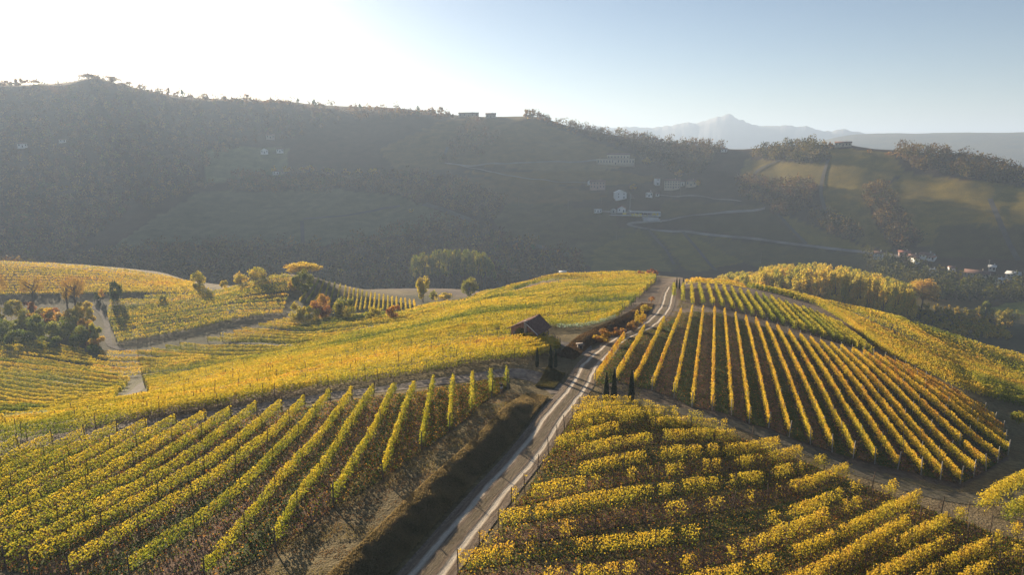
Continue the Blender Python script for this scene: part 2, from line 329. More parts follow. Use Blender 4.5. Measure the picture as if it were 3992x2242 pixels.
# ------------------------------------------------------------------ foliage
PAL = np.array([(.045,.085,.016), (.10,.15,.022), (.25,.27,.03), (.52,.42,.04), (.62,.43,.05), (.50,.27,.05), (.27,.10,.04), (.16,.07,.04)])
PALX = np.array([0, .15, .32, .5, .65, .78, .9, 1.0])
def palette(t):
    t = np.clip(t, 0, 1); return np.stack([np.interp(t, PALX, PAL[:, k]) for k in range(3)], -1)
def quads(Pc, size, up=.5, aspect=.85, flat=0.0):
    """leaf quads of random tilt at points Pc; up>0 makes them hang on edge, flat lays them down"""
    n_ = len(Pc); nrm = rng.normal(size=(n_, 3)); nrm[:, 2] *= (1 - up); nrm[:, 2] += flat * 3
    nrm /= np.linalg.norm(nrm, axis=1)[:, None] + 1e-9
    a = np.cross(nrm, rng.normal(size=(n_, 3))); a /= np.linalg.norm(a, axis=1)[:, None] + 1e-9; b = np.cross(nrm, a)
    s = (np.asarray(size) * (.65 + .7 * rng.random(n_)) * .5)[:, None]
    a = a * s; b = b * s * aspect
    V = np.stack([Pc - a * 1.15, Pc - b, Pc + a, Pc + b], 1).reshape(-1, 3)
    return V, np.arange(n_ * 4).reshape(-1, 4)
def leaf_mat(name, trans=.55, tint=(1.0, 1.0, 1.0), rough=.6):
    m, nt = mat(name); n = N(nt); vc = n('VertexColor', layer_name='leaf_colour')
    c = n.mix(1.0, vc.outputs[0], tuple(tint), 'MULTIPLY')
    b = n('BsdfPrincipled', i_Base_Color=c, i_Roughness=rough); b.inputs['Specular IOR Level'].default_value = .15
    t = n('BsdfTranslucent', i_Color=n.mix(.35, c, n.mix(1.0, c, (1.35, 1.15, .5), 'MULTIPLY')))
    mx = n('MixShader', i_0=trans, i_1=b.outputs[0], i_2=t.outputs[0]); o = n('OutputMaterial'); nt.links.new(mx.outputs[0], o.inputs[0]); return m
VINE = leaf_mat('vine_leaves', .5); TREELEAF = leaf_mat('tree_leaves', .45); CYP = leaf_mat('cypress_needles', .1)
WOOD = plain('weathered_wood', (.13, .095, .07), .9, .4, 6); PALEWOOD = plain('grey_wood', (.33, .31, .28), .9, .3, 6); BARK = plain('bark', (.085, .062, .045), .95, .4, 5)
def leafmesh(V, Fc, cols, m, name='foliage'):
    me = mesh(name, V, Fc, m); colattr(me, 'leaf_colour', np.repeat(cols, 4, 0)); return me
def prism(p0, p1, r0, r1, k=5):
    """tapered stick between two points"""
    p0 = np.array(p0, float); p1 = np.array(p1, float); d = p1 - p0; d /= np.linalg.norm(d)
    u = np.cross(d, [0, 0, 1] if abs(d[2]) < .9 else [1, 0, 0]); u /= np.linalg.norm(u); v = np.cross(d, u)
    a = np.arange(k) * 2 * math.pi / k; ringv = np.cos(a)[:, None] * u + np.sin(a)[:, None] * v
    V = np.vstack([p0 + ringv * r0, p1 + ringv * r1]); Fc = [[i, (i+1) % k, k + (i+1) % k, k + i] for i in range(k)]
    return V, Fc
def sticks(segs, k=5):
    Vs = []; Fs = []; o = 0
    for s in segs:
        V, Fc = prism(*s, k=k); Vs.append(V); Fs += [[q + o for q in f] for f in Fc]; o += len(V)
        Vs.append(np.array([s[1]])); 
        for i in range(k): Fs.append([o - len(V) + k + i, o - len(V) + k + (i+1) % k, o, o])
        o += 1
    V = np.vstack(Vs); me = bpy.data.meshes.new('sticks')
    me.from_pydata([tuple(map(float, v)) for v in V], [], [f if f[2] != f[3] else f[:3] for f in Fs]); me.update(); return me
POST = sticks([((0,0,-.2), (0,0,2.15), .055, .045)]); POST.materials.append(WOOD)
POSTP = sticks([((0,0,-.2), (0,0,2.2), .05, .045)]); POSTP.materials.append(PALEWOOD)
TRUNKS = []
for k in range(4):
    g = np.random.default_rng(k); x = g.normal(0, .08, 3)
    me = sticks([((0,0,-.1), (x[0],0,.35), .035, .03), ((x[0],0,.35), (x[1],.03,.75), .03, .025), ((x[1],.03,.75), (x[2] + .25,0,1.0), .022, .012), ((x[1],.03,.75), (x[2] - .25,0,1.0), .022, .012)], 4)
    me.materials.append(BARK); TRUNKS.append(me)
ORD = ['first','second','third','fourth','fifth','sixth','seventh','eighth','ninth','tenth','eleventh','twelfth','thirteenth','fourteenth','fifteenth','sixteenth','seventeenth','eighteenth','nineteenth']
TENS = {2:'twenty',3:'thirty',4:'forty',5:'fifty',6:'sixty',7:'seventy',8:'eighty'}; TENTH = {2:'twentieth',3:'thirtieth',4:'fortieth',5:'fiftieth',6:'sixtieth',7:'seventieth',8:'eightieth'}
def ordinal(n_):
    if n_ < 20: return ORD[n_ - 1]
    return TENTH[n_ // 10] if n_ % 10 == 0 else TENS[n_ // 10] + '-' + ORD[n_ % 10 - 1]
ROWS_OUT = {}
def field(key, guides, label, group, tone=(.45, .14), h=(.55, 1.95), width=.24, gap=.12, dens=1.0, leaf=.15, post=None, post_step=5.5, trunk=None, postmesh=None, lo=None, patch=None, drop=None):
    idx = [g[0] for g in guides]; lines = []
    for _, pts in guides:
        lines.append(polyline(pts, n=28) if len(pts) > 2 else resample(np.array([list(map(float, hitv(a, b)[:2])) for a, b in pts]), 28))
    lines = np.array(lines); out = []
    for k, i in enumerate(range(idx[0], idx[-1] + 1)):
        j = min(np.searchsorted(idx, i, side='right') - 1, len(idx) - 2); f = (i - idx[j]) / (idx[j+1] - idx[j])
        P = lines[j] * (1 - f) + lines[j+1] * f
        P[1:-1] = .25 * P[:-2] + .5 * P[1:-1] + .25 * P[2:]
        s = np.r_[0, np.cumsum(np.hypot(*np.diff(P, axis=0).T))]; Lr = s[-1]; out.append(P)
        if drop and i in drop: continue
        rmid = float(np.median(np.hypot(*P.T))); px_m = rmid / F
        rowt = (.15 if key in ('L1', 'R1', 'LR') else .5) * tone[1] * rng.normal(); size = max(leaf, .9 * px_m); n_ = int(Lr * dens * (h[1] - h[0]) * 3.4 / size ** 2 * .72)
        q = rng.random(n_) * Lr; sd0 = rng.random() * 1000
        top = h[1] + .30 * (vnoise(q / 1.1, q * 0 + sd0) - .5) + .25 * (vnoise(q / 5, q * 0 + sd0 + 9) - .5)
        vig = .42 * vnoise(q / .8 + 50, q * 0 + sd0) + .45 * vnoise(q / 2.6, q * 0 + sd0 + 30) + .58 * vnoise(q / 11, q * 0 + sd0 + 60)
        keep = vig > (gap * 1.9 + .12 * rng.random(n_)); q = q[keep]; top = top[keep]; vig = vig[keep]; n_ = len(q)
        if n_ < 5: continue
        x = np.interp(q, s, P[:, 0]); y = np.interp(q, s, P[:, 1])
        tx = np.interp(q + .5, s, P[:, 0]) - np.interp(q - .5, s, P[:, 0]); ty = np.interp(q + .5, s, P[:, 1]) - np.interp(q - .5, s, P[:, 1]); tl = np.hypot(tx, ty) + 1e-6
        hf = rng.random(n_) ** .8; ww = width * (.7 + .6 * vnoise(q / .9, q * 0 + sd0 + 5)) * (1.15 - .55 * hf)
        lat = rng.normal(size=n_) * ww; x = x - ty / tl * lat; y = y + tx / tl * lat
        bot = h[0] + .35 * (1 - np.clip(vig, 0, 1)); zz_ = zat(x, y) + bot + (top - bot) * hf - .25 * np.abs(lat)
        pc = np.stack([x, y, zz_], -1); root = np.array([P[0, 0], P[0, 1], float(zat(P[0, 0], P[0, 1]))])
        t = tone[0] + tone[1] * (2.2 * (fbm(x / 22 + sd0 * 0, y / 22, 3) - .5)) + .5 * tone[1] * rng.normal(size=n_) + .7 * tone[1] * (vnoise(q / 1.3, q * 0 + sd0 + 80) - .5) * 2 + .2 * (hf - .75) + rowt  # lower leaves naturally greener; the rows' shady side is also put into the colour
        if patch is not None: t = patch(t, x, y, q, sd0)
        V, Fc = quads(pc - root, size, up=.45)
        e = obj('vine_row', None, None, label.format(ordinal(k + 1)), 'vine row', group, loc=root)
        obj('foliage', leafmesh(V, Fc, palette(t) * (.85 + .3 * rng.random(n_))[:, None], VINE), e)
        if post:
            nP = max(1, int(Lr / post_step))
            for m_ in range(nP + 1):
                d = Lr * m_ / nP; X = float(np.interp(d, s, P[:, 0])); Y = float(np.interp(d, s, P[:, 1])); a, b = project(X, Y, float(zat(X, Y)))
                if not (-30 < a < 1054 and b < 600): continue
                p_ = obj('post', postmesh or POST, e, loc=np.array([X, Y, float(zat(X, Y))]) - root); p_.rotation_euler = (rng.normal() * .04, rng.normal() * .04, rng.random() * 6)
                if m_ in (0, nP) and key != 'LR': p_.scale = (1.4, 1.4, 1.05)
        if trunk:
            nP = int(Lr / trunk); cnt = 0
            for m_ in range(nP):
                d = (m_ + .5 + .2 * rng.normal()) * trunk; X = float(np.interp(d, s, P[:, 0])); Y = float(np.interp(d, s, P[:, 1])); a, b = project(X, Y, float(zat(X, Y)))
                if not (-10 < a < 1034 and b < 590) or cnt > 90: continue
                cnt += 1; p_ = obj('trunk', TRUNKS[m_ % 4], e, loc=np.array([X, Y, float(zat(X, Y))]) - root); p_.rotation_euler = (rng.normal() * .1, rng.normal() * .1, math.atan2(P[-1,1]-P[0,1], P[-1,0]-P[0,0]))
    ROWS_OUT[key] = out
def reds(amount, base=.62):
    def f(t, x, y, q, s0):
        g = vnoise(q / 2.2 + 7, q * 0 + s0 + 11); return t + amount * sstep(base, .85, g) + .5 * amount * sstep(.5, .8, fbm(x / 18, y / 18, 2))
    return f
field('L1', [(0,[(506.5,378),(507,387.5)]),(1,[(490.5,380),(491.5,398)]),(2,[(472.4,383.9),(471.9,416.2)]),(3,[(453.5,385.9),(449.5,432.7)]),(4,[(433.6,388.9),(421.6,452.6)]),(5,[(414.6,393.8),(383.3,480.5)]),
 (6,[(395,394.8),(374,440),(360,463.6),(345,489),(334,508)]),(7,[(373.8,397.5),(353.4,429),(334.5,460),(317.5,485),(296.6,513),(276,553)]),(8,[(352.4,400.5),(340.4,418),(317.5,450),(284.7,486),(260.8,517),(225,561),(205,585)]),
 (9,[(330.5,402.5),(303.6,436),(279.7,459),(257.8,483),(230.9,508),(180,546),(130,580)]),(10,[(305,408.5),(283.7,433),(250.8,460),(230.9,477),(150,530),(70,580)]),(11,[(282,412),(250.8,440),(230.9,457),(150,508),(30,575)]),
 (14,[(206,424),(150,458),(80,500),(-40,568)]),(17,[(117.5,437),(60,468),(0,500),(-60,535)]),(20,[(20,452),(-20,475),(-60,500)])],
 '{} vine row left of the road in the nearest field, counting from the road', 'vine rows left of the road', tone=(.39,.12), gap=.13, leaf=.15, post=1, post_step=6, trunk=1.1, width=.165, dens=.85)
field('L2', [(0,[(-40,462),(0,449),(40,441.6),(89.6,432.7),(129.5,423.7),(169,415.7),(249,404.8),(275.7,397.8),(312.6,392.3),(342.4,387.9),(386,381),(420,376.4),(455.5,367.8),(512.6,361.8),(560,351)]),
 (6,[(-40,435),(0,427),(60,424),(129.5,412),(191,403),(249,391),(312,373),(386,361),(455,350),(512,346),(548,343)]),
 (10,[(-40,408),(0,410),(60,417),(110,411),(155,403),(191,395),(256,380),(310.6,364),(350.4,356),(397,346.5),(442,337),(500.7,330)]),
 (11,[(150,399),(191,391),(256,377),(310.6,362),(350.4,354),(397,345),(442,336.5),(500,331),(548,329.5),(587,328),(619,317.5)]),
 (24,[(138,356),(196,361),(245,363),(279,359),(325,349),(350,343),(421,330),(518,310),(567,299.5),(646,292.5)]),
 (31,[(234,336),(260,337),(300,340.5),(341,339.5),(380,334),(421,326),(518,306),(567,296.5),(651,288)]),
 (37,[(283,323),(310,324),(341,326),(403.7,320),(480,308),(587,291),(656,283)]),
 (46,[(395,318),(430,313),(480,305),(560,286),(656,279.5)]),(56,[(425,309.5),(470,302),(520,286.5),(560,278),(600,276),(650,276.5)])],
 '{} vine row up the golden hut slope, counting from the lane', 'vine rows on the golden slope', tone=(.45,.12), gap=.14, leaf=.17, post=1, post_step=7, drop=(5,14,19,28,33,39,45,51), width=.17, h=(.4,1.95), dens=1.15, patch=lambda t, x, y, q, s: t - .22 * sstep(.55, .75, fbm(x / 30 + 3, y / 16, 2)))
field('D', [(0,[(0,402),(35,410),(64,411.5),(90,409),(113,405)]),(4,[(0,385),(50,394),(100,397),(118,398)]),(8,[(0,367),(60,374),(130,384)]),(11,[(-20,354),(60,362),(100,368)]),(15,[(-20,336),(30,345),(85,355)])],
 '{} vine row up the left edge hollow, counting from its lower end', 'vine rows in the left hollow', tone=(.5,.1), gap=.05, leaf=.2, width=.16, h=(.3,1.8), dens=1.2)
field('E', [(0,[(92,374),(130,378),(186,369),(212,364)]),(4,[(100,356),(150,356),(210,361)])],
 '{} brownish vine row on the bowl floor, counting from its lower end', 'vine rows on the bowl floor', tone=(.62,.1), gap=.05, leaf=.25, width=.3, h=(.4,1.8))
field('B', [(0,[(118,344),(165,336),(215,326)]),(4,[(112,331),(165,324),(230,316),(283,315)]),(9,[(108,318),(169,313),(226,303),(290,293)]),(15,[(110,304),(160,302),(213,297),(255,286),(292,280)]),(18,[(214,294.5),(238,288.5),(258,282.5),(286,277)])],
 '{} vine row up the front of the round knoll, counting from its foot', 'vine rows on the round knoll', tone=(.47,.14), gap=.16, leaf=.22, width=.17, h=(.4,1.8), dens=1)
field('BR', [(0,[(314,281),(300,304)]),(6,[(346,290),(341,313)]),(22,[(414,304.5),(415,310.5)])],
 '{} steep vine row on the right knoll flank, counting from the summit', 'vine rows on the knoll flank', tone=(.48,.12), gap=.12, leaf=.22, width=.18, h=(.4,1.9))
field('A', [(0,[(-10,297),(100,295),(180,294.5),(212,293)]),(4,[(-10,285),(80,287),(150,289),(200,289.5)]),(12,[(-10,264.5),(80,269),(160,278.5),(195,286)])],
 '{} vine row on the low hill at the far left, counting from its foot', 'vine rows on the low left hill', tone=(.58,.1), gap=.08, leaf=.25, width=.2, h=(.4,1.8))
field('R1', [(0,[(624,341),(595,386)]),(1,[(644,333),(616,383)]),(2,[(664,324),(634,387)]),(3,[(681,315),(652,391)]),(4,[(692.4,312),(674,399)]),(5,[(703,313),(692,408)]),(6,[(714.3,313.3),(712,411)]),(7,[(724.3,314.6),(731.5,416)]),(8,[(735,319.3),(749,424.5)]),
 (9,[(745.5,322.6),(768.5,429)]),(10,[(755.5,324.6),(789,438)]),(12,[(776.8,332.6),(832,453)]),(14,[(799.4,341),(874.5,465)]),(16,[(820,348),(921,476)]),(18,[(840.6,353),(960,485)]),(20,[(863,358),(986,472)]),(22,[(884.4,364),(1008,456)]),(24,[(905,372),(1003,436)]),(26,[(925,384),(985,417)])],
 '{} orange vine row on the rounded field, counting from the road', 'orange vine rows right of the road', tone=(.60,.11), gap=.15, leaf=.15, width=.13, h=(.5,1.8), post=1, post_step=7, patch=reds(.11), postmesh=POSTP)
field('R2', [(0,[(674,288),(674,298)]),(1,[(683,287.5),(682.7,303)]),(2,[(691,287.8),(692.5,306)]),(3,[(699,287.8),(703,306.5)]),(4,[(707.6,288),(713,307)]),(6,[(723,290),(733,311)]),(8,[(739.5,293.5),(752.8,317.6)]),(10,[(755.5,298),(774,324)]),(12,[(770.8,301.5),(795,331)]),(14,[(785.4,307),(815,337)]),(16,[(802,312),(835,343)]),(18,[(816,317),(851,348)]),(21,[(836,327),(872,356)])],
 '{} green vine row below the crest right of the road, counting from the road', 'green vine rows below the crest', tone=(.38,.08), gap=.03, leaf=.2, width=.26, h=(.3,1.95), post=1, post_step=12)
field('CR', [(0,[(684,285.5),(715,285),(760,290),(795,297.5),(835,307.5),(870,317)]),(2,[(696,283.6),(715,284),(760,289.3),(795,296.5),(835,306.5),(900,323.5)])],
 '{} vine row running along the crest above the green rows', 'vine rows along the crest', tone=(.62,.08), gap=.05, leaf=.25, h=(.3,1.9))
field('RR', [(0,[(850,326),(880,350),(895,359),(928,375),(965,393),(1040,412)]),(12,[(815,306),(845,317),(880,334),(940,357),(1040,389)]),(26,[(748,288.6),(795,296.5),(845,309),(870,317.5),(950,340),(1040,365)])],
 '{} vine row on the broad yellow slope at the right edge, counting from the front', 'vine rows on the right slope', tone=(.5,.12), gap=.12, leaf=.22, width=.26, h=(.3,2.0), patch=lambda t, x, y, q, s: t - .2 * sstep(.5, .7, fbm(x / 25, y / 25 + 9, 2)))
field('LR', [(0,[(579,413),(605,410),(632,411)]),(4,[(548.4,456),(600,441),(660,432),(726,434)]),(6,[(525,495),(590,479),(680,463),(740,459),(778,452)]),(7,[(511,509),(570,498),(630,487),(676,480),(740,474),(800,461)]),(8,[(498,532),(560,520),(620,508),(690,498),(760,488),(824,471)]),
 (9,[(479,556),(560,543),(640,528),(700,519),(780,502),(847,479)]),(10,[(458,575),(537,563),(590,560),(674,550),(749,537),(793,525),(872,490)]),(11,[(440,612),(560,592),(682,579),(754,557),(894.6,498)]),(12,[(600,620),(720,592),(797,566),(870,530),(918,507)]),
 (13,[(700,630),(807,590),(880,548),(941,516)]),(14,[(790,610),(850,580),(900,555),(966,523)]),(15,[(840,612),(881,588),(940,558),(990,534)]),(16,[(890,612),(960,570),(1017,541)]),(17,[(935,612),(1000,573),(1045,548)]),(18,[(990,612),(1070,562)])],
 '{} half-bare vine row right of the road, counting from the cypresses', 'half-bare vine rows near the camera', tone=(.56,.1), gap=.328, leaf=.135, width=.27, h=(.55,2.0), dens=.8, post=1, post_step=5, trunk=1.2, postmesh=POST)
field('BT', [(0,[(980,513),(1002,499),(1040,479)]),(1,[(1005,525),(1045,504)])],
 '{} lush vine row in the bottom right corner beyond the lane', 'lush vine rows in the corner', tone=(.47,.1), gap=.1, leaf=.18, width=.36, h=(.3,2.3))
# ------------------------------------------------------------------ roads, tracks, ground cover between the rows
def ribbon(name, line, half, nx, lift, m, kind='structure', label=None, taper=0):
    d = np.gradient(line, axis=0); L_ = np.hypot(*d.T) + 1e-9; nx_ = -d[:, 1] / L_; ny_ = d[:, 0] / L_
    us = np.linspace(-half, half, nx); s = np.r_[0, np.cumsum(np.hypot(*np.diff(line, axis=0).T))]
    X = line[:, 0:1] + nx_[:, None] * us; Y = line[:, 1:2] + ny_[:, None] * us; Zr = zat(X, Y) + lift
    V = np.stack([X, Y, Zr], -1).reshape(-1, 3); i_ = (np.arange(len(line) - 1)[:, None] * nx + np.arange(nx - 1)).ravel()
    Fc = np.stack([i_, i_ + nx, i_ + nx + 1, i_ + 1], -1); me = mesh(name, V, Fc, m, True)
    uv = me.uv_layers.new(name='UVMap'); U = np.stack([np.broadcast_to(us, X.shape), np.broadcast_to(s[:, None], X.shape)], -1).reshape(-1, 2)
    uv.data.foreach_set('uv', U[Fc.ravel()].astype(np.float32).ravel())
    return obj(name, me, kind=kind, label=label)
m, nt = mat('dirt_road'); n = N(nt); uv = n('UVMap'); geo = n('NewGeometry'); sp = n('SeparateXYZ'); nt.links.new(uv.outputs[0], sp.inputs[0]); u = sp.outputs[0]
wob = n('TexNoise', i_Vector=geo.outputs['Position'], i_Scale=.16, i_Detail=4.0); u = n.math('ADD', u, n.math('MULTIPLY', n.math('SUBTRACT', wob.outputs[0], .5), .8))
au = n.math('ABSOLUTE', u)
trk = n.ramp(n.math('ABSOLUTE', n.math('SUBTRACT', au, 1.0)), [(.12, 1.0), (.36, 0.0)])
stre = n('TexNoise', i_Scale=1.0, i_Detail=8.0, i_Roughness=.75); mp = n('Mapping', i_Scale=(5.0, .45, 1.0)); nt.links.new(uv.outputs[0], mp.inputs[0]); nt.links.new(mp.outputs[0], stre.inputs['Vector'])
fin = n('TexNoise', i_Vector=geo.outputs['Position'], i_Scale=4.0, i_Detail=8.0, i_Roughness=.75)
base = n.mix(n.ramp(stre.outputs[0], [(.35, 0.0), (.65, 1.0)]), (.12, .088, .062), (.30, .23, .165))
base = n.mix(n.ramp(au, [(.30, 1.0), (.5, 0.0)]), base, n.mix(.5, base, (.13, .115, .07)))
edge = n.ramp(n.math('SUBTRACT', au, 1.5), [(.2, 0.0), (.9, 1.0)])
base = n.mix(edge, base, n.mix(n.ramp(fin.outputs[0], [(.4, 0.0), (.6, 1.0)]), (.15, .12, .09), (.30, .25, .20)))
tk = n.math('MULTIPLY', trk, n.ramp(stre.outputs[0], [(.25, .35), (.55, 1.0)]))
c = n.mix(tk, base, (.58, .52, .43)); c = n.mix(1.0, c, n.ramp(fin.outputs[0], [(.3, .75), (.7, 1.15)]), 'MULTIPLY')
hb = n.math('ADD', n.math('MULTIPLY', stre.outputs[0], .8), n.math('ADD', n.math('MULTIPLY', fin.outputs[0], .5), n.math('MULTIPLY', tk, -.5)))
bsdf_out(nt, n, c, .95, hb, .3, 1.0, .1); ROADM = m
rline = resample(road, step=.5); ribbon('dirt_road', rline, 2.15, 15, .06, ROADM, label='pale two-track dirt road climbing between the vineyards')
def pale(name, c1, c2, sc_=.8):
    m, nt = mat(name); n = N(nt); geo = n('NewGeometry'); a = n('TexNoise', i_Vector=geo.outputs['Position'], i_Scale=sc_, i_Detail=8.0, i_Roughness=.7)
    b = n('TexNoise', i_Vector=geo.outputs['Position'], i_Scale=sc_ * 5, i_Detail=4.0)
    c = n.mix(n.ramp(a.outputs[0], [(.38, 0.0), (.62, 1.0)]), c1, c2); bsdf_out(nt, n, c, .95, n.math('ADD', a.outputs[0], n.math('MULTIPLY', b.outputs[0], .4)), .2, .8, .1); return m
FARPATH2 = pale('grey_lane', (.055,.05,.045), (.125,.11,.095)); TRACKM = pale('bare_track', (.11, .09, .075), (.24, .205, .17)); FARROAD = pale('far_gravel', (.15, .14, .13), (.28, .27, .25), .05); FARPATH = pale('far_path', (.06, .055, .045), (.11, .10, .085), .05)
def track(pts, half, lift=.05, m=TRACKM, name='farm_track', step=1.0, label=None, rmin=0):
    p = np.array([list(map(float, hitv(a, b, rmin)[:2])) for a, b in pts]); p = resample(p, step=step)
    for _ in range(6): p[1:-1] = .25*p[:-2] + .5*p[1:-1] + .25*p[2:]
    return ribbon(name, p, half, 7, lift, m, label=label)
track([(562,394),(545,381),(520,374),(500,374.5),(470,378.5),(420,385),(380,390.5),(330,397),(280,405),(230,413),(150,424),(60,438)], 1.7, .05, label='bare earth lane between the nearest rows and the golden slope')
track([(596,359),(586,352),(572,346),(558,343),(545,345)], 1.5, .05, label='wheel tracks curving from the road to the brick hut')
track([(588,352),(585,343),(594,336),(604,331)], 1.0, .055, label='faint wheel tracks beside the reddish bush')
track([(672,289),(684,285.5),(700,283.5),(720,283.8),(745,287.5)], 1.6, .05, label='pale track bending right along the crest')
track([(112,410),(120,404),(128,398),(137,391),(143,385),(152,379),(200,374.5)], 1.3, .06, m=FARPATH2, label='earth track climbing out of the left hollow')
track([(84,307),(95,309),(103,316),(107,326),(108,338),(112,347),(150,353),(205,352)], .9, .1, m=FARPATH2, label='grey track winding round the foot of the knoll')
track([(430,312.5),(424,308.5),(418,305)], 3.0, .08, label='bare patch of track at the end of the knoll rows')
track([(600,396),(640,404),(690,414),(730,424),(780,440),(840,466),(900,486),(950,499),(985,500),(1020,484),(1060,470)], 1.6, .04, m=pale('dark_dirt_lane', (.07,.065,.04), (.14,.12,.085)), label='dark lane between the orange rows and the patchy rows')  # lane surface of dark dirt
FR = dict(m=FARROAD, rmin=500, step=6)
for pts, hw, mt, lb in [
 ([(445,164),(465,167),(510,164.5),(554,162.5),(598,161)], 3.2, FARROAD, 'gravel road leading to the big villa on the far slope'),
 ([(448,164),(487,172),(530,180),(594,184)], 2.0, FARROAD, 'narrow road dropping below the villa on the far slope'),
 ([(765,209.6),(724,213.5),(682,218),(640,223),(622,225.3),(640,228.7),(682,232.7),(731,238),(802,246.5),(850,252),(900,258)], 3.4, FARROAD, 'hairpin road on the far slope below the building site'),
 ([(655,195.5),(680,197),(710,199),(741,202.5)], 2.2, FARROAD, 'thin road right of the small white house'),
 ([(595,211.5),(625,214),(660,214)], 3.5, FARROAD, 'gravel yard of the building site'),
 ([(447.5,148),(443,160)], 3, FARPATH, 'short straight path up the far slope'),
 ([(828.6,160),(822,180),(820.6,195),(826,215)], 2.5, FARPATH, 'path running down between vineyards on the right far slope'),
 ([(775.5,213),(790,229),(806,245)], 2.4, FARPATH, 'path below the hairpin road among vineyards'),
 ([(683,233),(700,253),(716,272)], 2.4, FARPATH, 'path crossing the lowest vineyards beside the crest'),
 ([(648,230),(668,254),(674,266)], 2.4, FARPATH, 'path splitting the two bright vineyard plots'),
 ([(424,205),(450,213),(474,223)], 7, FARPATH, 'grassy strip slanting down the far valley side'),
 ([(503,238),(530,245),(567,256)], 6, FARPATH, 'grassy strip above the shaded trees'),
 ([(990,200),(1000,225),(1018,262)], 3, FARPATH, 'path down the far right slope'),
 ([(752,182),(760,168),(780,161)], 3, FARPATH, 'curved path under the ridge wood'),
 ([(303,220),(340,218),(370,212),(400,207)], 4, FARPATH, 'dark lane curving across the grey-green vineyards'),
 ([(302,222),(303,250)], 3, FARPATH, 'straight lane between grey-green vineyards')]:
    track(pts, hw * .6, .9, mt, 'far_road', 6, lb, 500)
# grass and leaf litter strips
GM = pale('strip_grass', (.035, .05, .015), (.085, .10, .03), 1.2); LM = pale('strip_soil', (.095, .058, .040), (.20, .125, .075), 1.6); SM = pale('strip_bare', (.12,.09,.07), (.2,.15,.11), 1.2)
def strips(key, even, odd, inset=.45, lift=.05, rows=None):
    L = ROWS_OUT[key]; acc = {}
    for k in range(len(L) - 1):
        if rows and not rows(k): continue
        mt = even if k % 2 == 0 else odd
        a, b = resample(L[k], 60), resample(L[k+1], 60); V = []
        for q in np.linspace(.15, .85, 6): p = a * (1-q) + b * q; V.append(np.c_[p, zat(*p.T) + lift])
        V = np.stack(V, 1).reshape(-1, 3); i_ = (np.arange(59)[:, None] * 6 + np.arange(5)).ravel(); Fc = np.stack([i_, i_+1, i_+7, i_+6], -1)
        acc.setdefault(mt.name, [mt, [], [], 0]); e = acc[mt.name]; e[1].append(V); e[2].append(Fc + e[3]); e[3] += len(V)
    for nm, (mt, Vs, Fs, _) in acc.items(): obj('grass' if 'grass' in nm else 'earth_strip', mesh(nm, np.vstack(Vs), np.vstack(Fs), mt, True), kind='stuff', label='mown green and bare brown strips between the vine rows')
strips('L1', LM, GM); strips('R1', GM, LM); strips('LR', LM, GM); strips('R2', LM, SM)
def scatter(key, n_, tlo, thi, size, gm, name, label, flat, spread=1.0, h=.04, cm=1.0):
    L = ROWS_OUT[key]; k = rng.integers(0, len(L) - 1, n_); P = []
    for j in range(len(L) - 1):
        m_ = int((k == j).sum()); a, b = resample(L[j], 80), resample(L[j+1], 80); f = rng.random(m_) * 79; i0 = f.astype(int); i0 = np.minimum(i0, 78); ff = (f - i0)[:, None]
        A = a[i0] * (1-ff) + a[i0+1] * ff; B = b[i0] * (1-ff) + b[i0+1] * ff; q = rng.random(m_)[:, None]; P.append(A * (1-q) + B * q)
    P = np.vstack(P); a, b = project(P[:,0], P[:,1], zat(*P.T)); ok = (a > -20) & (a < 1044) & (b < 590); P = P[ok]
    z_ = zat(*P.T) + .06 + h * rng.random(len(P)); V, Fc = quads(np.c_[P, z_], size, up=0 if flat else .8, flat=flat)
    obj(name, leafmesh(V, Fc, palette(tlo + (thi - tlo) * rng.random(len(P))) * cm, gm), kind='stuff', label=label)
scatter('L1', 60000, .7, 1.0, .13, VINE, 'fallen_leaves', 'golden and brown fallen vine leaves under the rows', .35, h=.1)
scatter('LR', 60000, .55, 1.0, .13, VINE, 'fallen_leaves', 'brown fallen leaves under the patchy rows', .35, h=.12)
scatter('LR', 34000, .05, .3, .15, TREELEAF, 'grass', 'dark weeds and grass under the patchy rows', 0, h=.2, cm=.8)
scatter('L1', 30000, .02, .2, .15, TREELEAF, 'grass', 'grass tufts between the nearest rows', 0, h=.12)
scatter('R1', 60000, .0, .15, .16, TREELEAF, 'grass', 'grass tufts between the orange rows', 0, h=.08, cm=.8)
scatter('R1', 30000, .8, 1., .15, VINE, 'fallen_leaves', 'brown leaves under the orange rows', .35, h=.06)
# bare canes of the half-leafless rows
Ps = []
for ln in ROWS_OUT['LR']:
    p = resample(ln, step=.12); a, b = project(p[:,0], p[:,1], zat(*p.T)); p = p[(a > -10) & (a < 1034) & (b < 590)]
    p = np.repeat(p, 4, 0) + rng.normal(size=(len(p) * 4, 2)) * .22; Ps.append(np.c_[p, zat(*p.T) + .5 + 1.2 * rng.random(len(p))])
Ps = np.vstack(Ps); V, Fc = quads(Ps, .3, up=.6, aspect=.10); obj('bare_canes', leafmesh(V, Fc, np.tile([[.12, .065, .045]], (len(Ps), 1)) * (.6 + .8 * rng.random(len(Ps)))[:, None], CYP), kind='stuff', label='reddish bare canes tangled along the patchy rows')
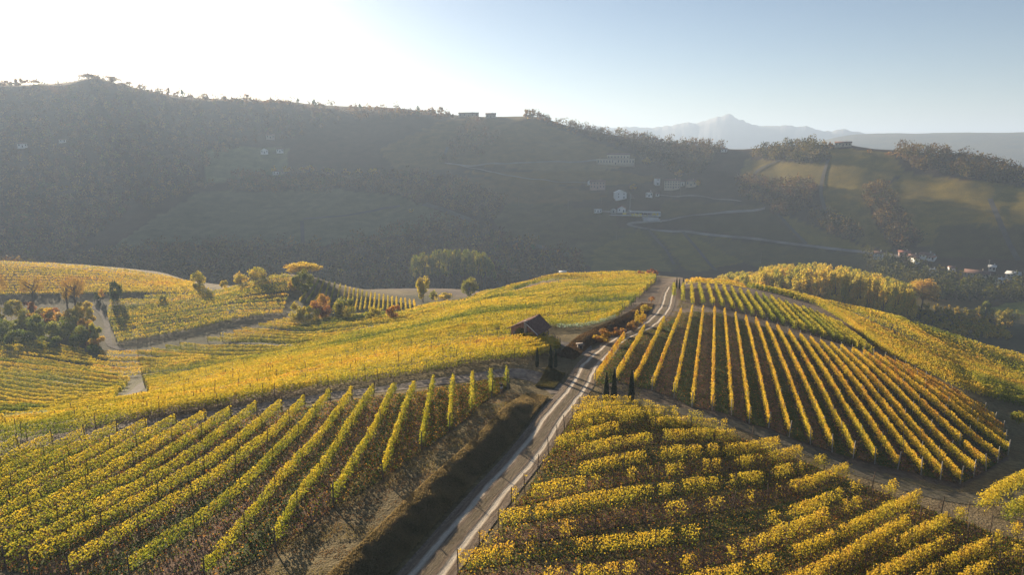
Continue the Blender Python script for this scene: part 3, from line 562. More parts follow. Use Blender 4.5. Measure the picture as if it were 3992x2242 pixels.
# rough grass on the cut bank and the verges
def verge(n_, s0, s1, a0_, a1_, cols, size, name, label, hh=.35, dens=None):
    ar = a0_ + (a1_ - a0_) * rng.random(n_); k = s0 + (s1 - s0) * rng.random(n_); s_ = np.linspace(0, sdist(road[-1:,0], road[-1:,1], coarse)[1][0], len(road))
    x = np.interp(ar, s_, road[:,0]); y = np.interp(ar, s_, road[:,1]); dx = np.interp(ar + 1, s_, road[:,0]) - x; dy = np.interp(ar + 1, s_, road[:,1]) - y; L_ = np.hypot(dx, dy) + 1e-6
    x = x - dy / L_ * k; y = y + dx / L_ * k
    if dens: kp = dens(x, y, ar); x, y = x[kp], y[kp]
    V, Fc = quads(np.c_[x, y, zat(x, y) + hh * .4], size, up=.75, aspect=.45)
    obj(name, leafmesh(V, Fc, cols(x, y), TREELEAF), kind='stuff', label=label)
mixc = lambda a, b: (lambda x, y: np.array(a) + (np.array(b) - np.array(a)) * np.clip(vnoise(x * .8, y * .8) * .6 + .5 * rng.random(len(x)), 0, 1)[:, None])
verge(100000, 2.6, 5.9, 2, A_J0 + 6, mixc((.11,.095,.045), (.34,.26,.14)), .3, 'grass', 'rough dark grass on the cut bank beside the road', hh=.5)
verge(26000, 5.4, 15, 2, A_J0 + 6, mixc((.10,.06,.035), (.30,.19,.09)), .13, 'fallen_leaves', 'brown leaves blown over the headland', hh=.06, dens=lambda x, y, a: vnoise(x / 2, y / 2) + .5 * vnoise(x * 2, y * 2) > .62)
verge(16000, 5.6, 13, 2, A_J0 + 4, mixc((.10,.10,.035), (.2,.16,.08)), .16, 'grass', 'short dry grass on the headland', dens=lambda x, y, a: vnoise(x / 3, y / 3) > .6)
verge(30000, 3.0, 5.6, A_J0 + 10, A_J1 - 2, mixc((.05,.06,.02), (.13,.11,.04)), .35, 'grass', 'grass on the small bank between the lane and the hut track')
verge(30000, 3.2, 6.4, A_J1 + 8, A_B2 + 40, mixc((.06,.05,.025), (.17,.10,.05)), .4, 'grass', 'brown grass on the upper road bank')
verge(7000, -.45, .45, 2, A_B2 + 30, mixc((.08,.075,.03), (.2,.15,.07)), .13, 'grass', 'sparse grass along the middle of the road', hh=.1, dens=lambda x, y, a: vnoise(x / 2, y / 2) > .5)
verge(16000, -3.6, -1.7, 2, A_B2 + 30, mixc((.08,.07,.03), (.22,.16,.08)), .15, 'grass', 'weeds along the right edge of the road', hh=.12, dens=lambda x, y, a: vnoise(x / 2.5, y / 2.5) > .48)
verge(9000, -9, -3.0, A_J1 - 20, A_B2 + 50, mixc((.08,.09,.03), (.17,.14,.07)), .2, 'grass', 'thin grass on the right verge', dens=lambda x, y, a: vnoise(x / 3, y / 3) > .45)
# ------------------------------------------------------------------ trees
def crown_pts(n_, w, h, z0, K, seed, shape='round', fill=.55):
    g = np.random.default_rng(seed); d = g.normal(size=(K, 3)); d /= np.linalg.norm(d, axis=1)[:, None]; r = (fill + (1 - fill) * g.random(K)) ** .6
    c = d * r[:, None] * .78
    if shape == 'dome': c[:, 2] = np.abs(c[:, 2]) * 1.2 - .25
    cr = .26 + .22 * g.random(K); k = g.integers(0, K, n_); e = g.normal(size=(n_, 3)); e /= np.linalg.norm(e, axis=1)[:, None]; e *= (g.random(n_) ** .45)[:, None]
    p = c[k] + e * cr[k][:, None]
    if shape == 'poplar': p[:, :2] *= (1.1 - .55 * np.clip(p[:, 2], -1, 1))[:, None]
    return np.c_[p[:, 0] * w / 2, p[:, 1] * w / 2, z0 + (p[:, 2] + 1) * .5 * (h - z0)], k
def crown_mesh(w, h, z0, size, tone, seed, shape='round', K=14, dens=1.0, var=.12, dark=1.0, m=None):
    area = math.pi * w * (h - z0); n_ = int(np.clip(dens * 2.6 * area / size ** 2, 60, 9000)); p, k = crown_pts(n_, w, h, z0, K, seed, shape)
    g = np.random.default_rng(seed + 1); t = tone + var * (g.random(K)[k] - .5) * 1.6 + .35 * var * g.normal(size=n_)
    V, Fc = quads(p, size, up=.15); return leafmesh(V, Fc, palette(t) * dark * (.8 + .4 * g.random(n_))[:, None], m or TREELEAF, 'crown')
def trunk_mesh(h, w, z0, seed, r=None, branches=7, m=None):
    g = np.random.default_rng(seed); r = r or max(.08, .028 * h); top = z0 + .45 * (h - z0); b = g.normal(0, .03 * h, 2)
    segs = [((0,0,-.4), (b[0]*.5, b[1]*.5, top*.5), r, r*.75), ((b[0]*.5, b[1]*.5, top*.5), (b[0], b[1], top), r*.75, r*.5)]
    for i in range(branches):
        a = i * 2.4 + g.random(); q = .5 + .5 * g.random(); s_ = np.array([b[0]*q, b[1]*q, top*q]); e = np.array([math.cos(a)*w*.36, math.sin(a)*w*.36, top*q + (h - top*q) * (.45 + .4*g.random())])
        mid = (s_ + e) / 2 + np.array([0, 0, -.05*h]); segs += [(tuple(s_), tuple(mid), r*.4, r*.28), (tuple(mid), tuple(e), r*.28, r*.08)]
    me = sticks(segs); me.materials.append(m or BARK); return me
def px_tree(name, label, cat, x, yb, hp, wp, tone, shape='round', z0f=.2, K=14, dens=1.0, seed=0, group=None, rmin=0, dark=1.0, var=.12, branches=7, size=None, m=None, loc=None, trunk=True, sink=0):
    if loc is None: loc = hitv(x, yb, rmin)
    r = math.hypot(loc[0], loc[1]); dd = loc[1] * CP - loc[2] * SP; mpp = dd / F; h = hp * mpp / math.cos(math.atan2(-loc[2], r)); w = wp * mpp
    size = size or max(.16, 1.25 * mpp); e = obj(name, None, None, label, cat, group, loc=(loc[0], loc[1], loc[2] - sink)); e.rotation_euler = (0, 0, 0)
    if trunk: obj('trunk', trunk_mesh(h, w, z0f * h, seed, branches=branches), e)
    obj('crown' if trunk else 'foliage', crown_mesh(w, h, z0f * h, size, tone, seed, shape, K, dens, var, dark, m), e); return e
sd = [100]
def T(label, x, yb, hp, wp, tone, **k):
    sd[0] += 1; return px_tree(k.pop('name', 'tree'), label, k.pop('cat', 'tree'), x, yb, hp, wp, tone, seed=sd[0], **k)
SP_ = dict(dens=.28, z0f=.35, K=22, branches=13, dark=.7, size=.28)
T('tall thin-leaved tree cut by the left frame edge', -3, 308, 34, 26, .68, **SP_)
T('forked half-bare tree on the bushy bank, second from the left edge', 33, 308, 34, 24, .7, **SP_)
T('slender half-bare tree just left of the tallest brown tree', 68, 313, 33, 12, .66, **SP_)
T('tallest brown half-bare tree on the bushy bank at the left', 76, 314, 39, 26, .72, dens=.35, z0f=.4, K=24, branches=13, dark=.7, size=.28)
T('tiny round tree by the top of the grey winding track', 102, 300, 11, 7, .7, dens=.5)
T('dark ivy-wrapped tree stump at the top of the grey track', 117, 304, 22, 12, .08, z0f=.05, dens=1.2, dark=.7)
T('low dark cone-shaped bush by the bright vine band', 97, 300.5, 6, 7, .1, name='bush', cat='bush', z0f=.02, dark=.6, trunk=False)
T('small bush between the vine rows on the bowl side', 163, 305, 9, 8, .3, name='bush', cat='bush', z0f=.02, trunk=False, dark=.8)
T('lone round tree standing on the saddle between two hills', 199.5, 291, 19, 16, .42, z0f=.1)
T('small pale bush left of the knoll shoulder', 224, 289, 8, 9, .5, z0f=.05, name='bush', cat='bush', trunk=False)
T('pale bushy tree on the left shoulder of the knoll', 241, 286, 13, 16, .52, z0f=.05, dens=.7)
T('broad leafy tree rising over the left shoulder of the knoll', 258, 281, 14, 20, .48, z0f=.05, dens=.7)
T('wide pale golden tree behind the knoll summit', 301, 276, 14, 38, .6, z0f=.05, shape='dome', K=22)
T('dark round tree beside the knoll summit', 303, 295, 27, 22, .3, z0f=.05, dark=.8)
T('small pale bush against the dark tree on the knoll', 293, 291, 12, 10, .6, z0f=.02, name='bush', cat='bush', trunk=False)
T('olive bush at the foot of the knoll rows, left of the red-topped one', 299, 323, 22, 18, .42, z0f=.02, name='bush', cat='bush', trunk=False)
T('tall red-topped bush at the foot of the knoll', 321, 321, 27, 22, .8, z0f=.02, dark=.9, name='bush', cat='bush', trunk=False)
T('green-yellow bush in front of the red-topped bush', 313, 325, 20, 16, .4, z0f=.02, name='bush', cat='bush', trunk=False)
T('large olive bush right of the red-topped bush', 345, 323, 27, 24, .38, z0f=.02, name='bush', cat='bush', trunk=False, dark=.85)
T('low olive bush between the large bush and the reddish tree', 374, 323, 15, 20, .4, z0f=.02, name='bush', cat='bush', trunk=False)
T('reddish brown tree at the right end of the knoll bushes', 394, 323, 18, 18, .84, z0f=.15, dens=.6)
T('low dark red shrub beside the knoll bushes', 345, 327, 5, 9, .9, z0f=.02, name='bush', cat='bush', trunk=False)
T('small lit round tree behind the knoll rows', 341, 284, 16, 9, .58, z0f=.1)
T('tall lit tree at the gap below the knoll', 423, 303, 26, 15, .46, z0f=.08)
T('small bush beside the tall lit tree at the gap', 434, 302, 11, 9, .4, z0f=.02, name='bush', cat='bush', trunk=False)
T('low bush right of the gap tree', 445, 300, 7, 16, .5, z0f=.02, name='bush', cat='bush', trunk=False)
T('grey-green shaded tree behind the golden slope edge', 469, 299, 21, 19, .3, z0f=.05, dark=.8, rmin=300)  # this tree's shade is put into its darker crown colour
for k, (x, y, h, w_, t, lb) in enumerate([
 (3,322,16,18,.4,'dull green bush below the edge tree'),(16,318,14,16,.45,'yellowish bush below the forked tree'),(24,330,16,20,.35,'dark bush on the lower bank at far left'),(30,316,12,12,.86,'pinkish bush at the foot of the forked tree'),
 (5,338,18,24,.22,'shadowy bush low on the left bank'),(44,321,12,16,.5,'pale green bush in the middle of the bank'),(50,316,8,14,.86,'brown-red shrub along the bank top'),(52,326,14,14,.74,'bright orange bush in the middle of the bank'),
 (62,325,12,10,.62,'golden bush beside the orange one'),(42,336,18,22,.25,'dark green bush under the orange bush'),(62,340,18,22,.28,'dark bush under the golden bush'),(72,322,12,12,.4,'green bush at the foot of the tallest tree'),
 (84,318,14,16,.5,'light green bush nearest the top of the grey track'),(90,327,16,14,.52,'yellow-green bush left of the grey track'),(86,338,16,14,.72,'orange-edged bush left of the grey track'),(78,346,16,18,.25,'dark bush near the lower end of the bank'),
 (95,343,16,12,.3,'dark bush hugging the grey track'),(91,349,8,8,.93,'pink shrub at the lower end of the bank'),(99,350,13,12,.66,'golden bush at the lower end of the grey track'),(96,354,8,14,.15,'dark shrub below the golden bush'),
 (20,347,14,24,.2,'dark shrub at the bottom of the left bank'),(48,351,12,22,.2,'dark low shrub above the hollow rows'),(70,332,14,16,.32,'mid green bush in the heart of the bank'),(36,327,12,14,.8,'rusty bush near the bank middle')]):
    T(lb, x, y, h * 1.2, w_ * 1.25, t, name='bush', cat='bush', z0f=.0, K=10, trunk=False, dark=.95, group='bushes on the left bank')
RB = dict(name='bush', cat='bush', z0f=0, trunk=False, K=12)
T('reddish green bush at the fork of the road and hut track', 603, 343, 13, 22, .72, dark=.75, **RB)
T('brown bush above the reddish roadside bush', 619, 336.5, 9, 17, .8, dark=.7, **RB)
T('dark bush on the upper road bank', 632, 331, 10, 13, .78, dark=.6, **RB)
T('tall golden shrub at the end of the netted row', 640, 325.5, 20, 13, .62, dens=.5, **RB)
T('small reddish sapling beside the upper road', 651.5, 304, 7, 8, .85, z0f=.3, dens=.4)
T('olive shrub left of the upper road', 645, 312, 7, 12, .5, **RB)
T('crimson bush peeking over the crest', 652.5, 277.5, 9, 13, .93, dens=.8, dark=1.5, rmin=0, **RB)
T('darker red bush left of the crimson one on the crest', 641, 277.5, 6.5, 12, .92, dark=1.1, **RB)
T('tiny red shrub on the crest by the green shrub', 605, 275.5, 4, 7, .93, dark=1.3, **RB)
T('tiny green shrub on the golden crest', 604, 278, 4, 8, .2, **RB)
T('green ragged bush at the right edge above the lane', 1016, 424, 13, 15, .36, **RB)
T('dark ivy mass against the hut side wall', 541, 340.5, 9, 11, .1, dark=.6, **RB)
# cypresses
CY = []
for k in range(3):
    g = np.random.default_rng(50 + k); n_ = 2600; zc = g.random(n_); rad_ = .30 * np.sin(np.clip(zc * 1.02 + .02, 0, 1) ** .55 * math.pi) ** .6 * (1 - .35 * zc); a = g.random(n_) * 6.283; rr_ = rad_ * (.75 + .35 * g.random(n_))
    V, Fc = quads(np.c_[rr_ * np.cos(a), rr_ * np.sin(a), .12 + zc * 3.2], .13, up=.6); CY.append(leafmesh(V, Fc, np.tile([[.030, .045, .018]], (n_, 1)) * (.6 + .8 * g.random(n_))[:, None], CYP, 'cypress_foliage'))
CYT = sticks([((0,0,-.3), (0,0,2.6), .07, .02)]); CYT.materials.append(BARK)
for k, (x, y, hp, lb, gr) in enumerate([(537,368,20,'slim dark cypress left of the pair, below the brick hut','cypresses below the hut'),(550.5,370,24,'tallest of three cypresses below the brick hut','cypresses below the hut'),(555.5,368.5,19,'short cypress touching the tallest one below the hut','cypresses below the hut'),
 (606,403.5,30,'left cypress of the trio at the near edge of the orange rows','cypresses by the lane'),(613.6,402.5,32,'middle cypress of the trio at the near edge of the orange rows','cypresses by the lane'),(631,403,32,'right cypress of the trio, apart from the other two, by the lane','cypresses by the lane'),
 (676.5,289,11,'left distant cypress at the top of the road','cypresses at the road top'),(679.3,289,10.5,'middle distant cypress at the top of the road','cypresses at the road top'),(683,289,11,'right distant cypress at the top of the road','cypresses at the road top')]):
    p = hitv(x, y); dd = p[1] * CP - p[2] * SP; s_ = hp * dd / F / math.cos(math.atan2(-p[2], math.hypot(p[0], p[1]))) / 3.35
    e = obj('cypress', None, None, lb, 'tree', gr, loc=p); e.rotation_euler = (0, 0, k); e.scale = (s_ * .95, s_ * .95, s_)
    obj('crown', CY[k % 3], e); obj('trunk', CYT, e)
# valley trees on the right
T('big round golden tree alone in the right valley', 921, 311, 33, 31, .64, shape='dome', z0f=.18, K=26, dens=1.1, rmin=340)
T('dark tree above the orchard at the right edge', 984, 322, 20, 12, .22, z0f=.1, rmin=340)
T('bright yellow-green bush left of the dark tree at right', 974, 318, 8, 13, .5, rmin=340, **RB)
for k, (x, y, h, w_, lb) in enumerate([(1000,328,20,14,'thin olive tree below the bright field at the right edge'),(1012,326,17,12,'grey-olive tree by the right frame edge'),(990,322,13,12,'small dull tree right of the yellow bush')]): T(lb, x, y, h, w_, .42, dens=.6, rmin=340, dark=.8)
# shared-mesh trees
def tree_kit(w, h, tones, shape, size, z0f, K=12, dens=.8, dark=1.0, nvar=4, seed=500):
    return [(crown_mesh(w, h, z0f * h, size, t, seed + 7 * i, shape, K, dens, .12, dark), trunk_mesh(h, w, z0f * h, seed + i, branches=4)) for i in range(nvar) for t in tones]
def place_kit(kit, name, label, cat, group, pts, crown='crown', trunk=True):
    for (x, y, s_, sz) in pts:
        c_, t_ = kit[rng.integers(0, len(kit))]; e = obj(name, None, None, label, cat, group, loc=(x, y, float(zat(x, y)))); e.rotation_euler = (0, 0, rng.random() * 6.28); e.scale = (s_, s_, sz)
        obj(crown, c_, e)
        if trunk: obj('trunk', t_, e)
top = np.array([(700,284),(706,280),(714,275),(722,271.5),(740,269),(755,269),(764,263),(775,261),(800,260.5),(815,259.5),(830,261),(842,263),(860,267),(872,270),(884,274),(893,277),(903,281),(912,290)])
pts = []; kit = tree_kit(8.5, 16, (.44, .50, .56), 'round', .7, .12, K=16, nvar=2, dens=1.0, dark=1.1)
cand = rng.random((6000, 2)) * [230, 110] + [695, 0]
for px_, rr0 in cand:
    if len(pts) >= 150: break
    r = 372 + rr0 * .95; th, t = polar(px_, 285); x = r * math.sin(th); y = r * math.cos(th); z = float(zat(x, y)); a, b = project(x, y, z)
    if not (700 < a < 908): continue
    if any((x - q[0]) ** 2 + (y - q[1]) ** 2 < 22 for q in pts): continue
    ty = np.interp(a, top[:,0], top[:,1]); _, tt = polar(a, ty + 1.0 + 2.2 * rng.random() ** 2 + (0 if rr0 > 60 else 5 * (1 - rr0 / 60))); H = float(tt) * r - z
    if H < 6: continue
    H = min(H, 27); pts.append((x, y, .8 + .35 * rng.random(), H / 16))
place_kit(kit, 'poplar_tree', 'tall yellowing poplar in the sunlit plantation behind the right crest', 'tree', 'poplars in the right plantation', pts)
kit = tree_kit(3.8, 3.6, (.42, .5, .58), 'round', .5, 0, K=8, nvar=2, dark=.85, seed=900); pts = []
for i in range(11):
    for j in range(16):
        a = 862 + j * 10.5 + i * 2 + rng.normal() * .8; b = 306 + i * 2.6 + j * .75 + rng.normal() * .25
        if a > 1010 or b > 345: continue
        x, y = hit(a, b, 335); x = float(x[0]); y = float(y[0])
        if math.hypot(x, y) < 560: pts.append((x, y, .9 + .5 * rng.random(), .9 + .5 * rng.random()))
place_kit(kit, 'hazel_bush', 'rounded olive shrub in the planted orchard of the right valley', 'bush', 'shrubs in the right valley orchard', pts, 'foliage', False)
# ------------------------------------------------------------------ woods on the far slope
def region_pts(poly, n_, rmin=480):
    poly = np.array(poly, float); x0, y0 = poly.min(0); x1, y1 = poly.max(0); q = rng.random((n_ * 6, 2)) * [x1 - x0, y1 - y0] + [x0, y0]; q = q[poly_mask(q[:,0], q[:,1], poly)]
    X, Y = hit(q[:,0], q[:,1], rmin); ok = np.hypot(X, Y) < 1700; return X[ok][:n_], Y[ok][:n_]
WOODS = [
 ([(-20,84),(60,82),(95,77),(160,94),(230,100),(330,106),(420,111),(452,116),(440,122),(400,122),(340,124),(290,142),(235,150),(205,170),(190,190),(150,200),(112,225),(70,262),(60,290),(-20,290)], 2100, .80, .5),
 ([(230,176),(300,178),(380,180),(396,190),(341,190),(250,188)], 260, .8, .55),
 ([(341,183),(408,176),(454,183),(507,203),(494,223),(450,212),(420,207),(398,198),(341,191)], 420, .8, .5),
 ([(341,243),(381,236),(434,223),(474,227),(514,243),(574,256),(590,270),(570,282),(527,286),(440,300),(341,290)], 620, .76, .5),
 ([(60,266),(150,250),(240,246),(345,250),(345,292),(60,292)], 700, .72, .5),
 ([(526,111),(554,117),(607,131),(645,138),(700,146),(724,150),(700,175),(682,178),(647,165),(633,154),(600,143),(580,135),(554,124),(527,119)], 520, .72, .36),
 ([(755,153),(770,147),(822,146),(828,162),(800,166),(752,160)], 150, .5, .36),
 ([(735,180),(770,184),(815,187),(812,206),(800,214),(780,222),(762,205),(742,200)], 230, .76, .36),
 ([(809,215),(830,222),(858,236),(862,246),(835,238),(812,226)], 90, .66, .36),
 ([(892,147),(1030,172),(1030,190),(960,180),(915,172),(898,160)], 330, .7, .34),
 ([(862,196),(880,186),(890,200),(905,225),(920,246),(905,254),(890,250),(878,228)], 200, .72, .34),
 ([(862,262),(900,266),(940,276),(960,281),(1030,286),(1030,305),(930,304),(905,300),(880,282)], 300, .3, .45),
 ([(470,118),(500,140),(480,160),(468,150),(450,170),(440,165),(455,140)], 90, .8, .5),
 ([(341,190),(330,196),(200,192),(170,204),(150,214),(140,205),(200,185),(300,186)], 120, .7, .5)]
allp = []; allk = []
for poly, n_, tone, dk in WOODS:
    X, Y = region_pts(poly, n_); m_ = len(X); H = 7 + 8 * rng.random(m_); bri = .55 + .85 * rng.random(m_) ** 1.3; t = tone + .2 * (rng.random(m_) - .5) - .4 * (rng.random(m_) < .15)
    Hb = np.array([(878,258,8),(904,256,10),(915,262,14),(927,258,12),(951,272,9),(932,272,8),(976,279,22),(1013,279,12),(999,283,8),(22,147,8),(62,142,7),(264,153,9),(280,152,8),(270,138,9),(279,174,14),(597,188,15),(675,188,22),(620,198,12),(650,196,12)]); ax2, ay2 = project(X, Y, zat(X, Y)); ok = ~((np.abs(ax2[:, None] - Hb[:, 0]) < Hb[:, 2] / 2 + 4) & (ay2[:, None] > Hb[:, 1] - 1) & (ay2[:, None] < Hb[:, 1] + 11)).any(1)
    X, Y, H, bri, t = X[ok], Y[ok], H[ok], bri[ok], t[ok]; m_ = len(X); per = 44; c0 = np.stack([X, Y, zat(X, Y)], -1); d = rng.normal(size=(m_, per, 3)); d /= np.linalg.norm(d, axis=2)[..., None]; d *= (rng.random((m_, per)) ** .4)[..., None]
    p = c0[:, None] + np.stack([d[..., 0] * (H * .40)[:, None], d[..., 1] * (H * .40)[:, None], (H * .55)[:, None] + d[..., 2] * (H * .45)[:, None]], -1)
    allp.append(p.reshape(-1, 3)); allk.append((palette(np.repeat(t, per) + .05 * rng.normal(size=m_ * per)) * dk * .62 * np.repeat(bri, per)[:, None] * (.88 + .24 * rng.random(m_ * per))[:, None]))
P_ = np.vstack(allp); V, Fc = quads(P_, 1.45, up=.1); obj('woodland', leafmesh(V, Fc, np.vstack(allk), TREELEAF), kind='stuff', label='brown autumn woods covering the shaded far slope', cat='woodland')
# shaded poplar stand behind the golden slope
pts = []
for q in rng.random((1500, 2)):
    a = 412 + 80 * q[0]; r = 455 + 75 * q[1]; th, _ = polar(a, 270); x = r * math.sin(th); y = r * math.cos(th)
    if any((x - u_[0]) ** 2 + (y - u_[1]) ** 2 < 20 for u_ in pts) or len(pts) > 75: continue
    ty = np.interp(a, [410,425,440,470,485,493], [256,252,249,249,252,262]); _, tt = polar(a, ty); z = float(zat(x, y)); H = float(tt) * r - z; pts.append((x, y, .75 + .3 * rng.random(), np.clip(H, 8, 30) / 16))
place_kit(tree_kit(7, 16, (.38, .3), 'poplar', .9, .3, K=10, nvar=2, dark=.7, dens=.5, seed=1300), 'poplar_tree', 'grey shaded poplar in the tight stand behind the golden slope', 'tree', 'poplars in the shaded stand', pts)  # the stand's shade is painted into the crowns by darkening their leaves
# trees on the skyline and single trees on the far slope
SKY = [(0,86,7,16),(14,86,5,10),(19,87,9,10),(30,84,5,18),(52,82,5,18),(72,80,5,20),(92,78,6,22),(110,82,6,16),(127,87,5,14),(141,91,6,9),(150,93,4,8),(160,95,4,12),(169,96,8,6),(176,97,6,9),(183,98,8,5),(190,99,4,9),(206,100.5,7,7),(213,101,3,8),(224,101.5,7,7),(231,102,5,8),(238,102,4,9),(247,102.5,8,10),(256,103,5,9),(270,103,3,14),(281,103.5,4,8),(288,104,4,6),(298,104.5,6,4),(314,106,8,4),(322,107,3,7),(337,108.5,3,6),(351,108.5,4,4),(356,109,4,3),(360,109,5,3),(364,109.5,3,5),(370,109.5,4,6),(377,111,5,8),(384,112,4,4),(391,112.5,4,7),(398,113,6,6),(405,114,3,6),(411,114.5,3,4),(418,115,9,4),(424,115.5,6,9),(432,116,9,11),(440,116.5,9,10),(447,117,6,9),(452,118,4,6),(527,118,8,8),(532,118.5,10,9),(540,120.5,8,9),(547,123,7,9),(555,126,5,9),(562,128.5,5,8),(568,131,5,7),(575,133.5,4,7),(591,136,2.5,4),(642,140,7,7),(648,141,5,7),(655,142,6,6),(661,143,4,7),(668,144,3,6),(676,145,5,6),(684,145.5,6,3),(692,146.5,5,3),(700,147,4,6),(706,148,4,7),(716,149,4,8),(724,150,3,7),(758,151.5,3,4),(771,150,4,8),(777,149,4,7),(824,147.5,6,6),(829,148,6,5),(833,148,4,5),(869,152.5,3,7),(890,154.5,2.5,10),(897,158,6,7),(905,160,6,8),(916,162,5,9),(926,164,5,9),(938,166,5,8),(950,168,4,8),(962,170,4,9),(976,173,5,9),(990,176,4,9),(1003,179,4,9)]
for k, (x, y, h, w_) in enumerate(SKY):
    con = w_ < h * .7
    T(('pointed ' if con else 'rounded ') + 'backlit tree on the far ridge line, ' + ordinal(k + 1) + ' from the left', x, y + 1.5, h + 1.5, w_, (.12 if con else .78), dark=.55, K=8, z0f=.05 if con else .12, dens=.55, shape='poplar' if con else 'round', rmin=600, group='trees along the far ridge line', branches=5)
for x, y, h, w_, t, lb in [(274.5,175,9,5,.6,'slim golden tree by the hidden farmhouse on the left spur'),(287,174,8,8,.6,'yellow tree right of the hidden farmhouse on the spur'),(304.5,174,9,9,.72,'bright orange tree on the left spur, left of its twin'),(311,174,9,7,.7,'bright orange tree on the left spur, right of its twin'),
 (330,177,9,12,.5,'wide pale tree at the end of the left spur'),(347,176,8,9,.66,'dull golden tree between the spur and the orange twins'),(358.5,177,8,8,.68,'round golden tree, left one of two on the mid slope'),(373,178,10,11,.68,'round golden tree, right one of two on the mid slope'),
 (1021,184,9,11,.64,'lit golden tree at the right edge under the ridge'),(887-0,220,8,8,.74,'round orange tree in the gully of the right far slope'),(1188*.0+835*1.0,222,10,14,.66,'large round orange tree beside the path on the right far slope'),(558,256,6,5,.74,'orange tree at the valley bottom behind the crest'),(516,252,8,7,.86,'red-brown tree in the valley woods'),(532,255,11,6,.1,'dark conifer in the valley woods'),
 (646,166,8,9,.7,'rusty tree right of the big villa'),(680,178,8,12,.76,'rusty tree above the farm buildings'),(633,191,7,8,.66,'orange tree between the two white houses'),(697,187,8,8,.74,'orange tree right of the farm buildings'),(411,213,4,5,.6,'small yellow tree in the mid slope vineyards')]:
    T(lb, x, y, h, w_, t, dark=.95, rmin=480, z0f=.08, K=9)
# ------------------------------------------------------------------ buildings
def wallmat(name, col, var=.18): return plain(name, col, .9, var, .8, .01)
WHITE = wallmat('white_render', (.72,.72,.70), .06); CREAM = wallmat('cream_render', (.50,.43,.33)); PINK = wallmat('pink_render', (.42,.29,.25)); STONE = wallmat('stone_wall', (.34,.30,.26)); GREYW = wallmat('grey_block', (.42,.43,.43), .1)
TILE = wallmat('roof_tiles', (.20,.115,.09), .4); TILER = wallmat('red_tiles', (.36,.15,.11), .3); DARK = plain('dark_opening', (.02,.022,.025), .4, .1); YEL = plain('yellow_formwork', (.75,.62,.06), .6, .1, 1); CONC = wallmat('concrete', (.55,.56,.56), .1)
STEEL = plain('galvanised_steel', (.45,.46,.48), .5, .15, 2)
def boxes(bs, m, name='part'):
    """bs: list of (x0,x1,y0,y1,z0,z1)"""
    V = []; Fc = []
    for x0, x1, y0, y1, z0, z1 in bs:
        o = len(V); V += [(x0,y0,z0),(x1,y0,z0),(x1,y1,z0),(x0,y1,z0),(x0,y0,z1),(x1,y0,z1),(x1,y1,z1),(x0,y1,z1)]
        Fc += [[o,o+3,o+2,o+1],[o+4,o+5,o+6,o+7],[o,o+1,o+5,o+4],[o+1,o+2,o+6,o+5],[o+2,o+3,o+7,o+6],[o+3,o,o+4,o+7]]
    return mesh(name, V, Fc, m)
def gable_roof(W, D, z, rise, over, m, th=.18, axis='x'):
    """ridge along x (or y)"""
    hw, hd = W/2 + over, D/2 + over
    a = [(-hw,-hd,z - over*rise/(D/2)), (hw,-hd,z - over*rise/(D/2)), (hw,0,z+rise), (-hw,0,z+rise), (-hw,hd,z - over*rise/(D/2)), (hw,hd,z - over*rise/(D/2))]
    V = a + [(x,y,q+th) for x,y,q in a]
    Fc = [[0,1,2,3],[3,2,5,4],[7,6,9,8],[8,9,10,11],[0,6,7,1],[4,5,11,10],[1,7,8,2],[2,8,11,5],[0,3,9,6],[3,4,10,9]]
    if axis == 'y': V = [(-y, x, q) for x, y, q in V]
    return mesh('roof', V, Fc, m)
def gable_wall(W, D, h, rise, m, axis='x'):
    hw, hd = W/2, D/2; V = [(-hw,-hd,-3),(hw,-hd,-3),(hw,hd,-3),(-hw,hd,-3),(-hw,-hd,h),(hw,-hd,h),(hw,hd,h),(-hw,hd,h),(hw,0,h+rise),(-hw,0,h+rise)]
    Fc = [[0,1,5,4],[2,3,7,6],[1,2,6,5],[3,0,4,7],[4,5,8,9],[6,7,9,8]]; Ft = [[5,6,8],[7,4,9]]
    if axis == 'y': V = [(-y, x, q) for x, y, q in V]
    me = bpy.data.meshes.new('wall'); me.from_pydata(V, [], Fc + Ft); me.materials.append(m); me.update(); return me
